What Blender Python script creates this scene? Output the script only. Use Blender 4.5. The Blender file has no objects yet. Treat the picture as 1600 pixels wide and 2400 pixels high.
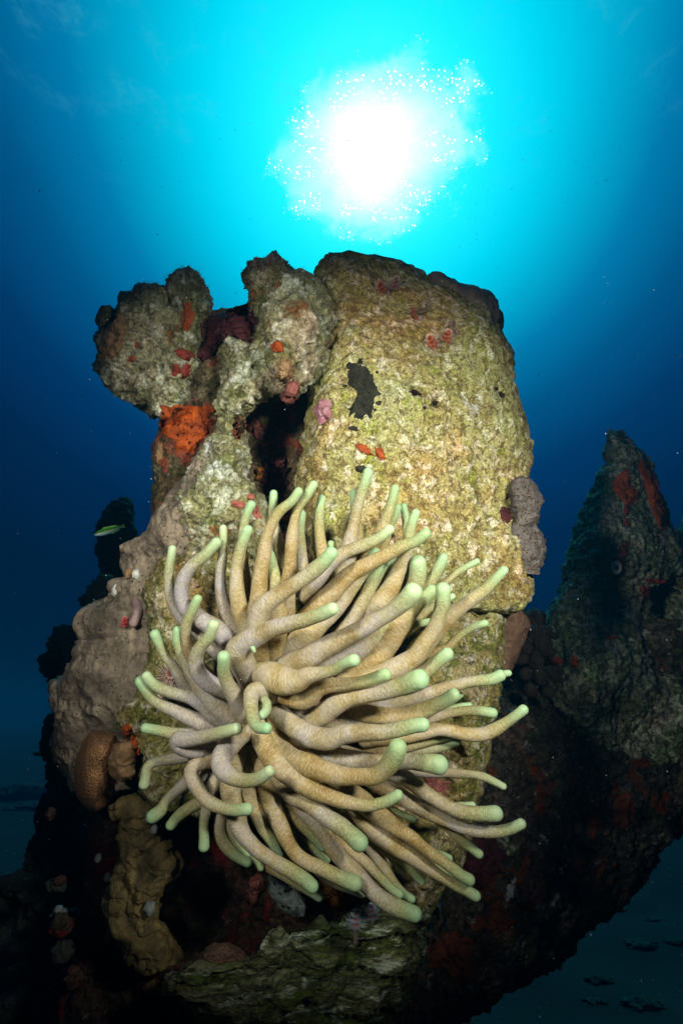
import bpy, bmesh, math, random
import numpy as np
from mathutils import Vector, Matrix
from mathutils.bvhtree import BVHTree

random.seed(7)
rng = np.random.default_rng(7)
SC = bpy.context.scene
COL = SC.collection
R = math.radians

# ------------------------------------------------------------------ camera
PITCH = R(20)
FPX = 800 / math.tan(R(31))
FWD = np.array([0, math.cos(PITCH), math.sin(PITCH)])
UP = np.array([0, -math.sin(PITCH), math.cos(PITCH)])
RIGHT = np.array([1.0, 0, 0])
cam_d = bpy.data.cameras.new("camera")
cam = bpy.data.objects.new("camera", cam_d)
COL.objects.link(cam)
cam.location = (0, 0, 0)
cam.rotation_euler = (math.pi / 2 + PITCH, 0, 0)
cam_d.sensor_fit = 'HORIZONTAL'
cam_d.sensor_width = 36
cam_d.lens = 18 / math.tan(R(31))
cam_d.clip_start = 0.01
cam_d.clip_end = 500
SC.camera = cam
FLOOR = -0.95


def P(px, py, d):
    """a point of the place: the direction of a pixel, at its own distance d"""
    px = np.asarray(px, float); py = np.asarray(py, float); d = np.asarray(d, float)
    v = FWD + ((px - 800) / FPX)[..., None] * RIGHT - ((py - 1200) / FPX)[..., None] * UP
    return v * d[..., None]


# ------------------------------------------------------------------ view, world, lights
SC.view_settings.view_transform = 'Standard'
SC.view_settings.look = 'None'
SC.view_settings.gamma = 1
SC.view_settings.exposure = 0
SC.cycles.use_denoising = True
SC.cycles.max_bounces = 6
SC.cycles.diffuse_bounces = 3
SC.cycles.glossy_bounces = 2
SC.cycles.transmission_bounces = 2
SC.cycles.volume_bounces = 0
SC.cycles.transparent_max_bounces = 6
SC.cycles.caustics_reflective = False
SC.cycles.caustics_refractive = False
SC.cycles.sample_clamp_indirect = 4

SUNV = P(868, 355, 1.0); SUNV = SUNV / np.linalg.norm(SUNV)
SU = np.cross(SUNV, [0, 0, 1.0]); SU /= np.linalg.norm(SU)     # sideways
SV = np.cross(SU, SUNV)                                       # upward


class NT:
    """tiny node helper"""
    def __init__(self, tree):
        self.t = tree; self.n = tree.nodes; self.l = tree.links

    def put(self, node, i, v):
        if v is None: return
        if hasattr(v, 'is_linked') or isinstance(v, bpy.types.NodeSocket):
            self.l.new(v, node.inputs[i])
        else:
            s = node.inputs[i]
            if hasattr(s.default_value, '__len__') and hasattr(v, '__len__') and len(v) == 3 and len(s.default_value) == 4:
                v = (*v, 1)
            s.default_value = v

    def math(self, op, a, b=None, c=None, clamp=False):
        n = self.n.new('ShaderNodeMath'); n.operation = op; n.use_clamp = clamp
        self.put(n, 0, a); self.put(n, 1, b); self.put(n, 2, c)
        return n.outputs[0]

    def vmath(self, op, a, b=None, out=0):
        n = self.n.new('ShaderNodeVectorMath'); n.operation = op
        self.put(n, 0, a); self.put(n, 1, b)
        return n.outputs[out]

    def noise(self, vec, scale, detail=4, rough=0.55, dist=0.0, out=0):
        n = self.n.new('ShaderNodeTexNoise')
        if vec is not None: self.l.new(vec, n.inputs['Vector'])
        n.inputs['Scale'].default_value = scale
        n.inputs['Detail'].default_value = detail
        n.inputs['Roughness'].default_value = rough
        n.inputs['Distortion'].default_value = dist
        return n.outputs[out]

    def voro(self, vec, scale, feature='F1', out=0, rand=1.0):
        n = self.n.new('ShaderNodeTexVoronoi'); n.feature = feature
        if vec is not None: self.l.new(vec, n.inputs['Vector'])
        n.inputs['Scale'].default_value = scale
        n.inputs['Randomness'].default_value = rand
        return n.outputs[out]

    def ramp(self, fac, stops, interp='LINEAR'):
        n = self.n.new('ShaderNodeValToRGB'); n.color_ramp.interpolation = interp
        els = n.color_ramp.elements
        while len(els) > 1: els.remove(els[0])
        first = True
        for p, c in stops:
            e = els[0] if first else els.new(p)
            first = False
            e.position = p
            e.color = (*c, 1) if hasattr(c, '__len__') else (c, c, c, 1)
        self.l.new(fac, n.inputs[0])
        return n.outputs[0]

    def mix(self, fac, a, b, mode='MIX'):
        n = self.n.new('ShaderNodeMix'); n.data_type = 'RGBA'; n.blend_type = mode
        n.clamp_factor = True
        self.put(n, 0, fac); self.put(n, 6, a); self.put(n, 7, b)
        return n.outputs[2]

    def sstep(self, v, a, b):
        n = self.n.new('ShaderNodeMapRange'); n.interpolation_type = 'SMOOTHSTEP'
        self.put(n, 0, v); n.inputs[1].default_value = a; n.inputs[2].default_value = b
        n.inputs[3].default_value = 0; n.inputs[4].default_value = 1
        return n.outputs[0]

    def maprange(self, v, a, b, c, d):
        n = self.n.new('ShaderNodeMapRange')
        self.put(n, 0, v)
        for i, q in enumerate((a, b, c, d)): n.inputs[i + 1].default_value = q
        return n.outputs[0]

    def comb(self, x, y, z):
        n = self.n.new('ShaderNodeCombineXYZ')
        self.put(n, 0, x); self.put(n, 1, y); self.put(n, 2, z)
        return n.outputs[0]


# the water seen from below: daylight coming through the surface, brightest round the sun's glitter path
world = bpy.data.worlds.new("World"); SC.world = world; world.use_nodes = True
w = NT(world.node_tree); w.n.clear()
tc = w.n.new('ShaderNodeTexCoord')
d = w.vmath('NORMALIZE', tc.outputs['Generated'])
ca = w.vmath('DOT_PRODUCT', d, tuple(SUNV), out=1)
ang = w.math('MULTIPLY', w.math('ARCCOSINE', ca), 180 / math.pi)     # degrees from the sun
uu = w.vmath('DOT_PRODUCT', d, tuple(SU), out=1)
vv = w.vmath('DOT_PRODUCT', d, tuple(SV), out=1)
elev = w.math('MULTIPLY', w.math('ARCSINE', w.vmath('DOT_PRODUCT', d, (0, 0, 1), out=1)), 180 / math.pi)
stretch_ = w.math('ADD', 1.0, w.math('MULTIPLY', w.math('MAXIMUM', w.math('MULTIPLY', vv, -1.0), 0.0), 0.16))
stretch_ = w.math('SUBTRACT', stretch_, w.math('MULTIPLY', w.math('MAXIMUM', vv, 0.0), 0.5))
angs = w.math('MULTIPLY', ang, stretch_)
glow = w.ramp(w.math('DIVIDE', angs, 90), [
    (0.00, (0.10, 1.35, 1.50)), (0.10, (0.01, 1.03, 1.26)), (0.15, (0.0, 0.77, 1.02)), (0.20, (0.0, 0.46, 0.72)),
    (0.25, (0.0, 0.215, 0.46)), (0.31, (0.0, 0.098, 0.265)), (0.38, (0.0, 0.038, 0.145)), (0.46, (0.0, 0.0165, 0.074)),
    (0.56, (0.0, 0.0085, 0.038)), (0.72, (0.0, 0.0035, 0.013)), (1.0, (0.0, 0.002, 0.006))])
# rippled patches of the surface high up
rp = w.vmath('MULTIPLY', d, (5, 2.5, 9))
rip = w.noise(rp, 3.2, 7, 0.62, 0.6)
ripm = w.math('MULTIPLY', w.sstep(rip, 0.50, 0.72), w.sstep(elev, 42, 62))
fine = w.noise(w.vmath('MULTIPLY', d, (12, 8, 22)), 6, 5, 0.6, 0.8)
ripm = w.math('MULTIPLY', ripm, w.sstep(fine, 0.3, 0.75))
glow = w.mix(w.math('MULTIPLY', ripm, 0.30), glow, (0.10, 0.62, 0.74))
# the bright broken patch where the sun comes through
gx = w.math('DIVIDE', uu, 0.155); gy = w.math('DIVIDE', w.math('ADD', vv, -0.003), 0.120)
rr = w.math('SQRT', w.math('ADD', w.math('MULTIPLY', gx, gx), w.math('MULTIPLY', gy, gy)))
edge = w.noise(w.vmath('MULTIPLY', d, (1, 1, 1)), 16, 5, 0.62, 0.5)
edge2 = w.noise(w.vmath('MULTIPLY', d, (1, 1, 1)), 5, 2, 0.5, 0.0)
rr2 = w.math('ADD', rr, w.math('ADD', w.math('MULTIPLY', w.math('SUBTRACT', edge, 0.5), -0.9),
                              w.math('MULTIPLY', w.math('SUBTRACT', edge2, 0.5), -1.0)))
patch = w.math('SUBTRACT', 1.0, w.sstep(rr2, 0.72, 1.10))
tex = w.noise(w.vmath('MULTIPLY', d, (1, 1, 2.2)), 34, 5, 0.6, 0.4)
soft = w.math('MULTIPLY', patch, w.math('ADD', w.math('MULTIPLY', tex, 0.45), 0.36))
glow = w.mix(soft, glow, (0.70, 1.25, 1.30))
core = w.math('SUBTRACT', 1.0, w.sstep(w.math('ADD', rr2, w.math('MULTIPLY', w.math('SUBTRACT', edge, .5), .6)), 0.02, 0.86))
glow = w.mix(w.math('MULTIPLY', core, w.math('ADD', 0.62, w.math('MULTIPLY', tex, 0.7))), glow, (1.5, 1.55, 1.6))
vd = w.voro(w.vmath('MULTIPLY', d, (1, 1, 1.6)), 215)
vc = w.voro(w.vmath('MULTIPLY', d, (1, 1, 1.6)), 215, out=1)
sel = w.noise(w.vmath('MULTIPLY', d, (1, 1, 2.6)), 22, 3, 0.6, 0.3)
spk = w.math('MULTIPLY', w.math('SUBTRACT', 1.0, w.sstep(vd, 0.18, 0.40)), w.math('GREATER_THAN', sel, 0.49))
spk = w.math('MULTIPLY', spk, w.math('SUBTRACT', 1.0, w.sstep(rr2, 0.85, 1.12)))
sepc = w.n.new('ShaderNodeSeparateColor'); w.l.new(vc, sepc.inputs[0])
spk = w.math('MULTIPLY', spk, w.math('GREATER_THAN', sepc.outputs[0], 0.45))
glow = w.mix(spk, glow, (2.6, 2.6, 2.6))
bg = w.n.new('ShaderNodeBackground'); w.l.new(glow, bg.inputs[0]); bg.inputs[1].default_value = 1.0
wo = w.n.new('ShaderNodeOutputWorld'); w.l.new(bg.outputs[0], wo.inputs[0])

sun_d = bpy.data.lights.new("sun", 'SUN'); sun_d.energy = 0.5; sun_d.angle = R(8); sun_d.color = (0.10, 0.85, 1.0)
sun = bpy.data.objects.new("sun", sun_d); COL.objects.link(sun)
sun.rotation_euler = Vector(SUNV).to_track_quat('Z', 'Y').to_euler()


# the diver's two strobes, held out on arms left and right of the camera
def strobe(cx, cy, dz, aim, power, size, blend):
    l = bpy.data.lights.new("strobe", 'SPOT'); l.energy = power; l.spot_size = R(size); l.spot_blend = blend
    l.shadow_soft_size = 0.045; l.color = (1.0, 0.95, 0.84)
    o = bpy.data.objects.new("strobe", l); COL.objects.link(o)
    pos = RIGHT * cx + UP * cy + FWD * dz
    o.location = pos
    o.rotation_euler = Vector(pos - P(*aim)).to_track_quat('Z', 'Y').to_euler()


strobe(-0.38, 0.24, -0.02, (780, 1300, 0.78), 33, 66, 1.0)
strobe(0.40, 0.24, 0.02, (900, 1290, 0.76), 52, 62, 1.0)


# ------------------------------------------------------------------ numeric helpers
def _hash(ix, iy, iz):
    h = (ix.astype(np.int64) * 374761393 + iy.astype(np.int64) * 668265263 + iz.astype(np.int64) * 2147483647) & 0xffffffff
    h = ((h ^ (h >> 13)) * 1274126177) & 0xffffffff
    return ((h ^ (h >> 16)) & 0xffff) / 32767.5 - 1


def vnoise(p):
    i = np.floor(p).astype(np.int64); f = p - i; f = f * f * f * (f * (f * 6 - 15) + 10)
    r = 0
    for dx in (0, 1):
        wx = f[..., 0] if dx else 1 - f[..., 0]
        for dy in (0, 1):
            wy = f[..., 1] if dy else 1 - f[..., 1]
            for dz in (0, 1):
                wz = f[..., 2] if dz else 1 - f[..., 2]
                r = r + wx * wy * wz * _hash(i[..., 0] + dx, i[..., 1] + dy, i[..., 2] + dz)
    return r


def fbm(p, scale, octv=5, rough=0.5, seed=0.0, ridge=False):
    a = 1.0; s = scale; r = 0; tot = 0
    for k in range(octv):
        n = vnoise(p * s + seed + 17.3 * k)
        if ridge: n = 1 - 2 * np.abs(n)
        r = r + a * n; tot += a; a *= rough; s *= 2.03
    return r / tot


def worley(p, scale, seed=0):
    """distance to the nearest feature point"""
    q = p * scale + seed
    i = np.floor(q).astype(np.int64); best = np.full(q.shape[:-1], 9.0)
    for dx in (-1, 0, 1):
        for dy in (-1, 0, 1):
            for dz in (-1, 0, 1):
                c = i + np.array([dx, dy, dz])
                o = np.stack([_hash(c[..., 0], c[..., 1], c[..., 2] + k * 91) for k in (1, 2, 3)], -1) * .5 + .5
                dd = np.sqrt(((c + o - q) ** 2).sum(-1))
                best = np.minimum(best, dd)
    return best


def tag(o, label=None, cat=None, group=None, kind=None):
    if label: o['label'] = label
    if cat: o['category'] = cat
    if group: o['group'] = group
    if kind: o['kind'] = kind
    return o


def mesh_obj(name, V, F, mat, parent=None, uv=None, smooth=True, col=None, base=None, fix=True):
    V = np.asarray(V, float)
    org = np.array([V[:, 0].mean(), V[:, 1].mean(), V[:, 2].min()]) if base is None else np.asarray(base, float)
    me = bpy.data.meshes.new(name)
    me.from_pydata((V - org).tolist(), [], F if isinstance(F, list) else F.tolist())
    if smooth: me.polygons.foreach_set('use_smooth', np.ones(len(me.polygons), bool))
    if uv is not None:
        L = me.uv_layers.new(name='UVMap')
        L.data.foreach_set('uv', np.asarray(uv, float).ravel())
    if col is not None:
        A = me.attributes.new('paint', 'FLOAT_COLOR', 'POINT')
        A.data.foreach_set('color', np.asarray(col, float).ravel())
    me.materials.append(mat)
    if fix:
        bm = bmesh.new(); bm.from_mesh(me); bmesh.ops.recalc_face_normals(bm, faces=bm.faces); bm.to_mesh(me); bm.free()
    me.update()
    o = bpy.data.objects.new(name, me); COL.objects.link(o)
    o.location = org
    if parent is not None:
        o.parent = parent
        o.location = org - np.array(parent.location)
    return o


def empty(name, loc, **k):
    o = bpy.data.objects.new(name, None); COL.objects.link(o); o.location = loc; o.empty_display_size = 0.02
    return tag(o, **k)


# ------------------------------------------------------------------ materials
def new_mat(name, rough=0.8, spec=0.25):
    m = bpy.data.materials.new(name); m.use_nodes = True
    t = NT(m.node_tree); b = t.n['Principled BSDF']
    b.inputs['Roughness'].default_value = rough
    b.inputs['Specular IOR Level'].default_value = spec
    return m, t, b


def bump(t, b, h, strength, dist, prev=None):
    n = t.n.new('ShaderNodeBump'); n.inputs['Strength'].default_value = strength; n.inputs['Distance'].default_value = dist
    t.l.new(h, n.inputs['Height'])
    if prev is not None: t.l.new(prev, n.inputs['Normal'])
    t.l.new(n.outputs[0], b.inputs['Normal'])
    return n.outputs[0]


def rock_mat(name, c1, c2, c3, moss=(0.10, 0.13, 0.02), moss_at=(0.52, 0.62), pale=(0.50, 0.48, 0.36), pale_at=(0.60, 0.74),
             dark=(0.05, 0.035, 0.02), dark_at=(0.60, 0.70), extra=None, extra_at=(0.64, 0.68), scale=1.0, bumps=1.0, stretch=(1, 1, 1), gain=1.0):
    m, t, b = new_mat(name, 0.85, 0.2)
    geo = t.n.new('ShaderNodeNewGeometry')
    p = t.vmath('MULTIPLY', geo.outputs['Position'], stretch)
    big = t.noise(p, 9 * scale, 5, 0.6, 0.4)
    mid = t.noise(t.vmath('ADD', p, (3.1, 1.7, 5.2)), 34 * scale, 7, 0.68, 0.3)
    fine = t.noise(t.vmath('ADD', p, (9.1, 4.7, 2.2)), 190 * scale, 5, 0.75, 0.3)
    wide = t.noise(t.vmath('ADD', p, (2.1, 8.7, 6.2)), 5.5, 4, 0.6, 0.6)
    c = t.ramp(big, [(0.34, c1), (0.50, c2), (0.66, c3)])
    mossn = t.noise(t.vmath('ADD', p, (7.7, 2.1, 8.8)), 14 * scale, 6, 0.65, 0.5)
    c = t.mix(t.math('MULTIPLY', t.sstep(mossn, *moss_at), 0.85), c, moss)
    brn = t.noise(t.vmath('ADD', p, (1.7, 6.1, 3.8)), 60 * scale, 6, 0.7, 0.6)
    c = t.mix(t.math('MULTIPLY', t.sstep(brn, *dark_at), 0.75), c, dark)
    c = t.mix(t.math('MULTIPLY', t.sstep(mid, *pale_at), 0.8), c, pale)
    if extra:
        en = t.noise(t.vmath('ADD', p, (4.4, 9.9, 0.8)), 16 * scale, 5, 0.6, 0.7)
        c = t.mix(t.sstep(en, *extra_at), c, extra)
    # grain: tiny dark pits and pale grains
    c = t.mix(0.85, c, t.ramp(fine, [(0.32, 0.22), (0.48, 0.80), (0.66, 1.65)]), 'MULTIPLY')
    vd = t.voro(t.vmath('ADD', p, t.vmath('MULTIPLY', t.noise(p, 60, 3, .6, out=1), (.02, .02, .02))), 125 * scale)
    pit = t.math('SUBTRACT', 1.0, t.sstep(vd, 0.10, 0.30))
    sel = t.sstep(t.noise(p, 25 * scale, 3, 0.6), 0.46, 0.60)
    pit = t.math('MULTIPLY', pit, sel)
    c = t.mix(t.math('MULTIPLY', pit, 0.7), c, (dark[0] * 1.6, dark[1] * 1.4, dark[2]))
    c = t.mix(0.75, c, t.ramp(wide, [(0.34, (1.18, 0.86, 0.70)), (0.46, (1.0, 0.97, 0.86)), (0.56, (0.92, 1.04, 0.85)), (0.68, (0.95, 0.98, 1.20))]), 'MULTIPLY')
    if gain != 1.0:
        c = t.mix(1.0, c, (gain, gain, gain), 'MULTIPLY')
    t.l.new(c, b.inputs['Base Color'])
    hsum = t.math('ADD', t.math('MULTIPLY', fine, 0.45), t.math('MULTIPLY', mid, 0.40))
    hsum = t.math('SUBTRACT', hsum, t.math('MULTIPLY', pit, 0.40))
    bump(t, b, hsum, 0.9 * bumps, 0.007)
    return m


M = {}
M['slab'] = rock_mat('rock_slab_stone', (0.31, 0.25, 0.09), (0.42, 0.39, 0.15), (0.47, 0.44, 0.24), moss=(0.27, 0.31, 0.03), moss_at=(0.54, 0.68),
                     dark=(0.11, 0.065, 0.025), dark_at=(0.49, 0.58), pale=(0.78, 0.75, 0.60), pale_at=(0.51, 0.63), scale=1.7)
M['boulder'] = rock_mat('mossy_boulder_stone', (0.20, 0.14, 0.05), (0.32, 0.27, 0.09), (0.42, 0.35, 0.18), moss=(0.10, 0.13, 0.012), moss_at=(0.47, 0.58),
                        dark=(0.04, 0.035, 0.015), dark_at=(0.50, 0.60), pale=(0.66, 0.62, 0.50), pale_at=(0.51, 0.64), scale=1.4)
M['head'] = rock_mat('coral_head_stone', (0.22, 0.19, 0.09), (0.32, 0.31, 0.17), (0.42, 0.37, 0.26), moss=(0.12, 0.14, 0.035), moss_at=(0.50, 0.62),
                     dark=(0.05, 0.035, 0.02), dark_at=(0.50, 0.61), pale=(0.68, 0.70, 0.60), pale_at=(0.49, 0.63), extra=(0.22, 0.11, 0.04), extra_at=(0.60, 0.66))
M['column'] = rock_mat('encrusted_column_stone', (0.09, 0.05, 0.03), (0.17, 0.115, 0.06), (0.20, 0.15, 0.09), moss=(0.06, 0.065, 0.02), moss_at=(0.46, 0.6),
                       dark=(0.02, 0.012, 0.01), dark_at=(0.48, 0.6), pale=(0.34, 0.30, 0.22), pale_at=(0.58, 0.70),
                       extra=(0.26, 0.06, 0.035), extra_at=(0.54, 0.62))
M['ledge'] = rock_mat('layered_ledge_stone', (0.05, 0.06, 0.02), (0.10, 0.12, 0.045), (0.19, 0.20, 0.12), moss=(0.06, 0.10, 0.01), moss_at=(0.50, 0.6),
                      dark=(0.02, 0.022, 0.014), dark_at=(0.47, 0.58), pale=(0.42, 0.50, 0.40), pale_at=(0.53, 0.64), stretch=(0.45, 0.45, 1.9), scale=1.2)
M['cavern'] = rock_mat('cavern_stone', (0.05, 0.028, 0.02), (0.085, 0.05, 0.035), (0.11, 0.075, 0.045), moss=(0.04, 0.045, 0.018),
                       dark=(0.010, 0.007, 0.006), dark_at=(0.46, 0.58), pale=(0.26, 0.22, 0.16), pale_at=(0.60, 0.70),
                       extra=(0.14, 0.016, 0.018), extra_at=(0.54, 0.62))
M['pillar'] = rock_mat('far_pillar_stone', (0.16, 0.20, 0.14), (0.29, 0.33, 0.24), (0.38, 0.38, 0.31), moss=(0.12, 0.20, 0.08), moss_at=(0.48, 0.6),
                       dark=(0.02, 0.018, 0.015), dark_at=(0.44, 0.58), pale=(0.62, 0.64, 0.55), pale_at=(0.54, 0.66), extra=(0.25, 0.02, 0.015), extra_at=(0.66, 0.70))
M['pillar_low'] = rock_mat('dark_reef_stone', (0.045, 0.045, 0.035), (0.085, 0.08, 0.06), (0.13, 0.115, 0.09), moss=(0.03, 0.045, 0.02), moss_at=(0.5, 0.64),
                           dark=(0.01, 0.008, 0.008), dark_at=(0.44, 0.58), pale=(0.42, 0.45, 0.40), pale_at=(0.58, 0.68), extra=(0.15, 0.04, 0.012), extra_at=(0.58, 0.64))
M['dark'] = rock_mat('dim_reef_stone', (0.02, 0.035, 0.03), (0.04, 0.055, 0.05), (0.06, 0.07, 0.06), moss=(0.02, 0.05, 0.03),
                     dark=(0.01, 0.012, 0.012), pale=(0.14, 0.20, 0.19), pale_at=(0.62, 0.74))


def soft_mat(name, c1, c2, scale=30, rough=0.7, bumps=0.5, spots=None, sss=0.0, rand=1.0):
    m, t, b = new_mat(name, rough, 0.3)
    geo = t.n.new('ShaderNodeNewGeometry')
    n = t.noise(geo.outputs['Position'], scale, 6, 0.62, 0.4)
    c = t.ramp(n, [(0.32, c1), (0.66, c2)])
    f = t.noise(geo.outputs['Position'], scale * 7, 4, 0.65)
    c = t.mix(0.6, c, t.ramp(f, [(0.3, 0.55), (0.7, 1.35)]), 'MULTIPLY')
    h = t.math('ADD', n, t.math('MULTIPLY', f, 0.4))
    if spots:
        col, sc, lo, hi = spots
        v = t.voro(geo.outputs['Position'], sc, rand=rand)
        s = t.math('SUBTRACT', 1.0, t.sstep(v, lo, hi))
        c = t.mix(s, c, col)
        h = t.math('SUBTRACT', h, t.math('MULTIPLY', s, 0.8))
    t.l.new(c, b.inputs['Base Color'])
    if sss:
        b.inputs['Subsurface Weight'].default_value = sss
        b.inputs['Subsurface Scale'].default_value = 0.01
    bump(t, b, h, bumps, 0.006)
    return m


M['fire_coral'] = soft_mat('fire_coral_skin', (0.085, 0.07, 0.048), (0.35, 0.285, 0.20), 24, 0.8, 1.2, spots=((0.10, 0.075, 0.05), 110, 0.05, 0.16))
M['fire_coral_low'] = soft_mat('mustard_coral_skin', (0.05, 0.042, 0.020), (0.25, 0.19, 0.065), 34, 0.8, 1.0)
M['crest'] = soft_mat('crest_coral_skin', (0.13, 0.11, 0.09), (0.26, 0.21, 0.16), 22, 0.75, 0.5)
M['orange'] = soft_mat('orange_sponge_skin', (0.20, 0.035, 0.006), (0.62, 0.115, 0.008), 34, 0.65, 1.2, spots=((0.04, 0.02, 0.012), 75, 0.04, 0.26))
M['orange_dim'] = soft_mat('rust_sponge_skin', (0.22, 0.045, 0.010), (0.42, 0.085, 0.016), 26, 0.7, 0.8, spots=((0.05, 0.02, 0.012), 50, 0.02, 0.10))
M['orange_low'] = soft_mat('shaded_rust_sponge_skin', (0.08, 0.025, 0.010), (0.22, 0.055, 0.014), 30, 0.8, 0.9, spots=((0.03, 0.015, 0.01), 60, 0.02, 0.2))  # darker copy of the rust sponge, shade put into its colour
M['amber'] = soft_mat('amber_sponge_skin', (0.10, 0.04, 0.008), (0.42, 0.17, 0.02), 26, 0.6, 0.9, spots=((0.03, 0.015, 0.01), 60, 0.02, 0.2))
M['maroon'] = soft_mat('maroon_sponge_skin', (0.020, 0.004, 0.006), (0.070, 0.012, 0.014), 30, 0.7, 0.9, spots=((0.28, 0.13, 0.08), 260, 0.02, 0.10))
M['red'] = soft_mat('red_sponge_skin', (0.16, 0.02, 0.012), (0.34, 0.05, 0.03), 40, 0.6, 0.8)
M['salmon'] = soft_mat('salmon_algae_skin', (0.28, 0.07, 0.045), (0.42, 0.15, 0.10), 50, 0.7, 0.8)
M['black'] = soft_mat('black_sponge_skin', (0.006, 0.008, 0.006), (0.055, 0.055, 0.032), 90, 0.8, 1.4, spots=((0.26, 0.26, 0.17), 210, 0.06, 0.24))
M['pink'] = soft_mat('pink_algae_skin', (0.30, 0.10, 0.13), (0.52, 0.30, 0.32), 70, 0.8, 0.9)
M['tan'] = soft_mat('tan_crust_skin', (0.20, 0.11, 0.045), (0.34, 0.22, 0.11), 30, 0.7, 0.6)
M['golf'] = soft_mat('starlet_coral_skin', (0.26, 0.13, 0.05), (0.40, 0.22, 0.10), 12, 0.7, 0.5, spots=((0.25, 0.10, 0.03), 260, 0.12, 0.60), rand=0.8)
M['grey_crust'] = soft_mat("grey_zoanthid_skin", (0.09, 0.08, 0.07), (0.19, 0.17, 0.15), 60, 0.8, 1.0, spots=((0.27, 0.12, 0.04), 190, 0.10, 0.35))
M['tube_sponge'] = soft_mat('blue_grey_sponge_skin', (0.12, 0.18, 0.18), (0.34, 0.42, 0.38), 60, 0.75, 1.0, spots=((0.012, 0.016, 0.016), 95, 0.10, 0.34))
M['knob'] = soft_mat('brown_knob_skin', (0.018, 0.014, 0.011), (0.040, 0.030, 0.022), 40, 0.85, 0.9, spots=((0.16, 0.12, 0.07), 260, 0.05, 0.2))
M['brown_lump'] = soft_mat('brown_lump_skin', (0.10, 0.055, 0.035), (0.20, 0.12, 0.075), 60, 0.8, 1.0)
M['white_dim'] = soft_mat('dim_tip_skin', (0.12, 0.14, 0.13), (0.24, 0.26, 0.24), 60, 0.7, 0.5)  # darkened copy of the pale tips, dim light put into the colour
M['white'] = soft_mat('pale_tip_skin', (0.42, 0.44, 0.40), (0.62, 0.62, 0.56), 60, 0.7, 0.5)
M['pinkrock'] = soft_mat('pink_cave_crust', (0.10, 0.03, 0.025), (0.34, 0.12, 0.095), 40, 0.7, 1.0)
M['painted_hole_shade'] = soft_mat('hole_shade', (0.010, 0.006, 0.004), (0.02, 0.012, 0.008), 40, 0.9, 0.2)
M['green_algae'] = soft_mat('green_feather_algae', (0.02, 0.06, 0.03), (0.03, 0.10, 0.06), 60, 0.7, 0.2)
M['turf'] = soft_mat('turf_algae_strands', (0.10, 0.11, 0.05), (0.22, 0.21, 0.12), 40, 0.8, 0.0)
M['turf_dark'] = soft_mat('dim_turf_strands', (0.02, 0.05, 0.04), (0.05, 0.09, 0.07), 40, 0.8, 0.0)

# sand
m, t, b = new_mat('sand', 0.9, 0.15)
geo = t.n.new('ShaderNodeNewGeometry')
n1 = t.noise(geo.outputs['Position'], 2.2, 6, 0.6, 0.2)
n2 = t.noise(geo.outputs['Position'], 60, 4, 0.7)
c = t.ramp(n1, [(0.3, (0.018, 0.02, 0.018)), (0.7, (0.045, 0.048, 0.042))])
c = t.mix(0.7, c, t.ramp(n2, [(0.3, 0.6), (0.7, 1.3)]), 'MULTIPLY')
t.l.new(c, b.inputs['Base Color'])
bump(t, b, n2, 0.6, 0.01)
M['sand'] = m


# ------------------------------------------------------------------ rock builder
TARGETS = []          # (V, F) of solid rocks, for growths to sit on


def shepard(ctrl, X, Y, sig):
    num = 0; den = 1e-9
    for (cx, cy, dd) in ctrl:
        r2 = (X - cx) ** 2 + ((Y - cy)) ** 2
        wgt = np.exp(-r2 / (2 * sig * sig)) + 1e-4 / (1 + r2 / 1e4)
        num = num + wgt * dd; den = den + wgt
    return num / den


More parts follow.
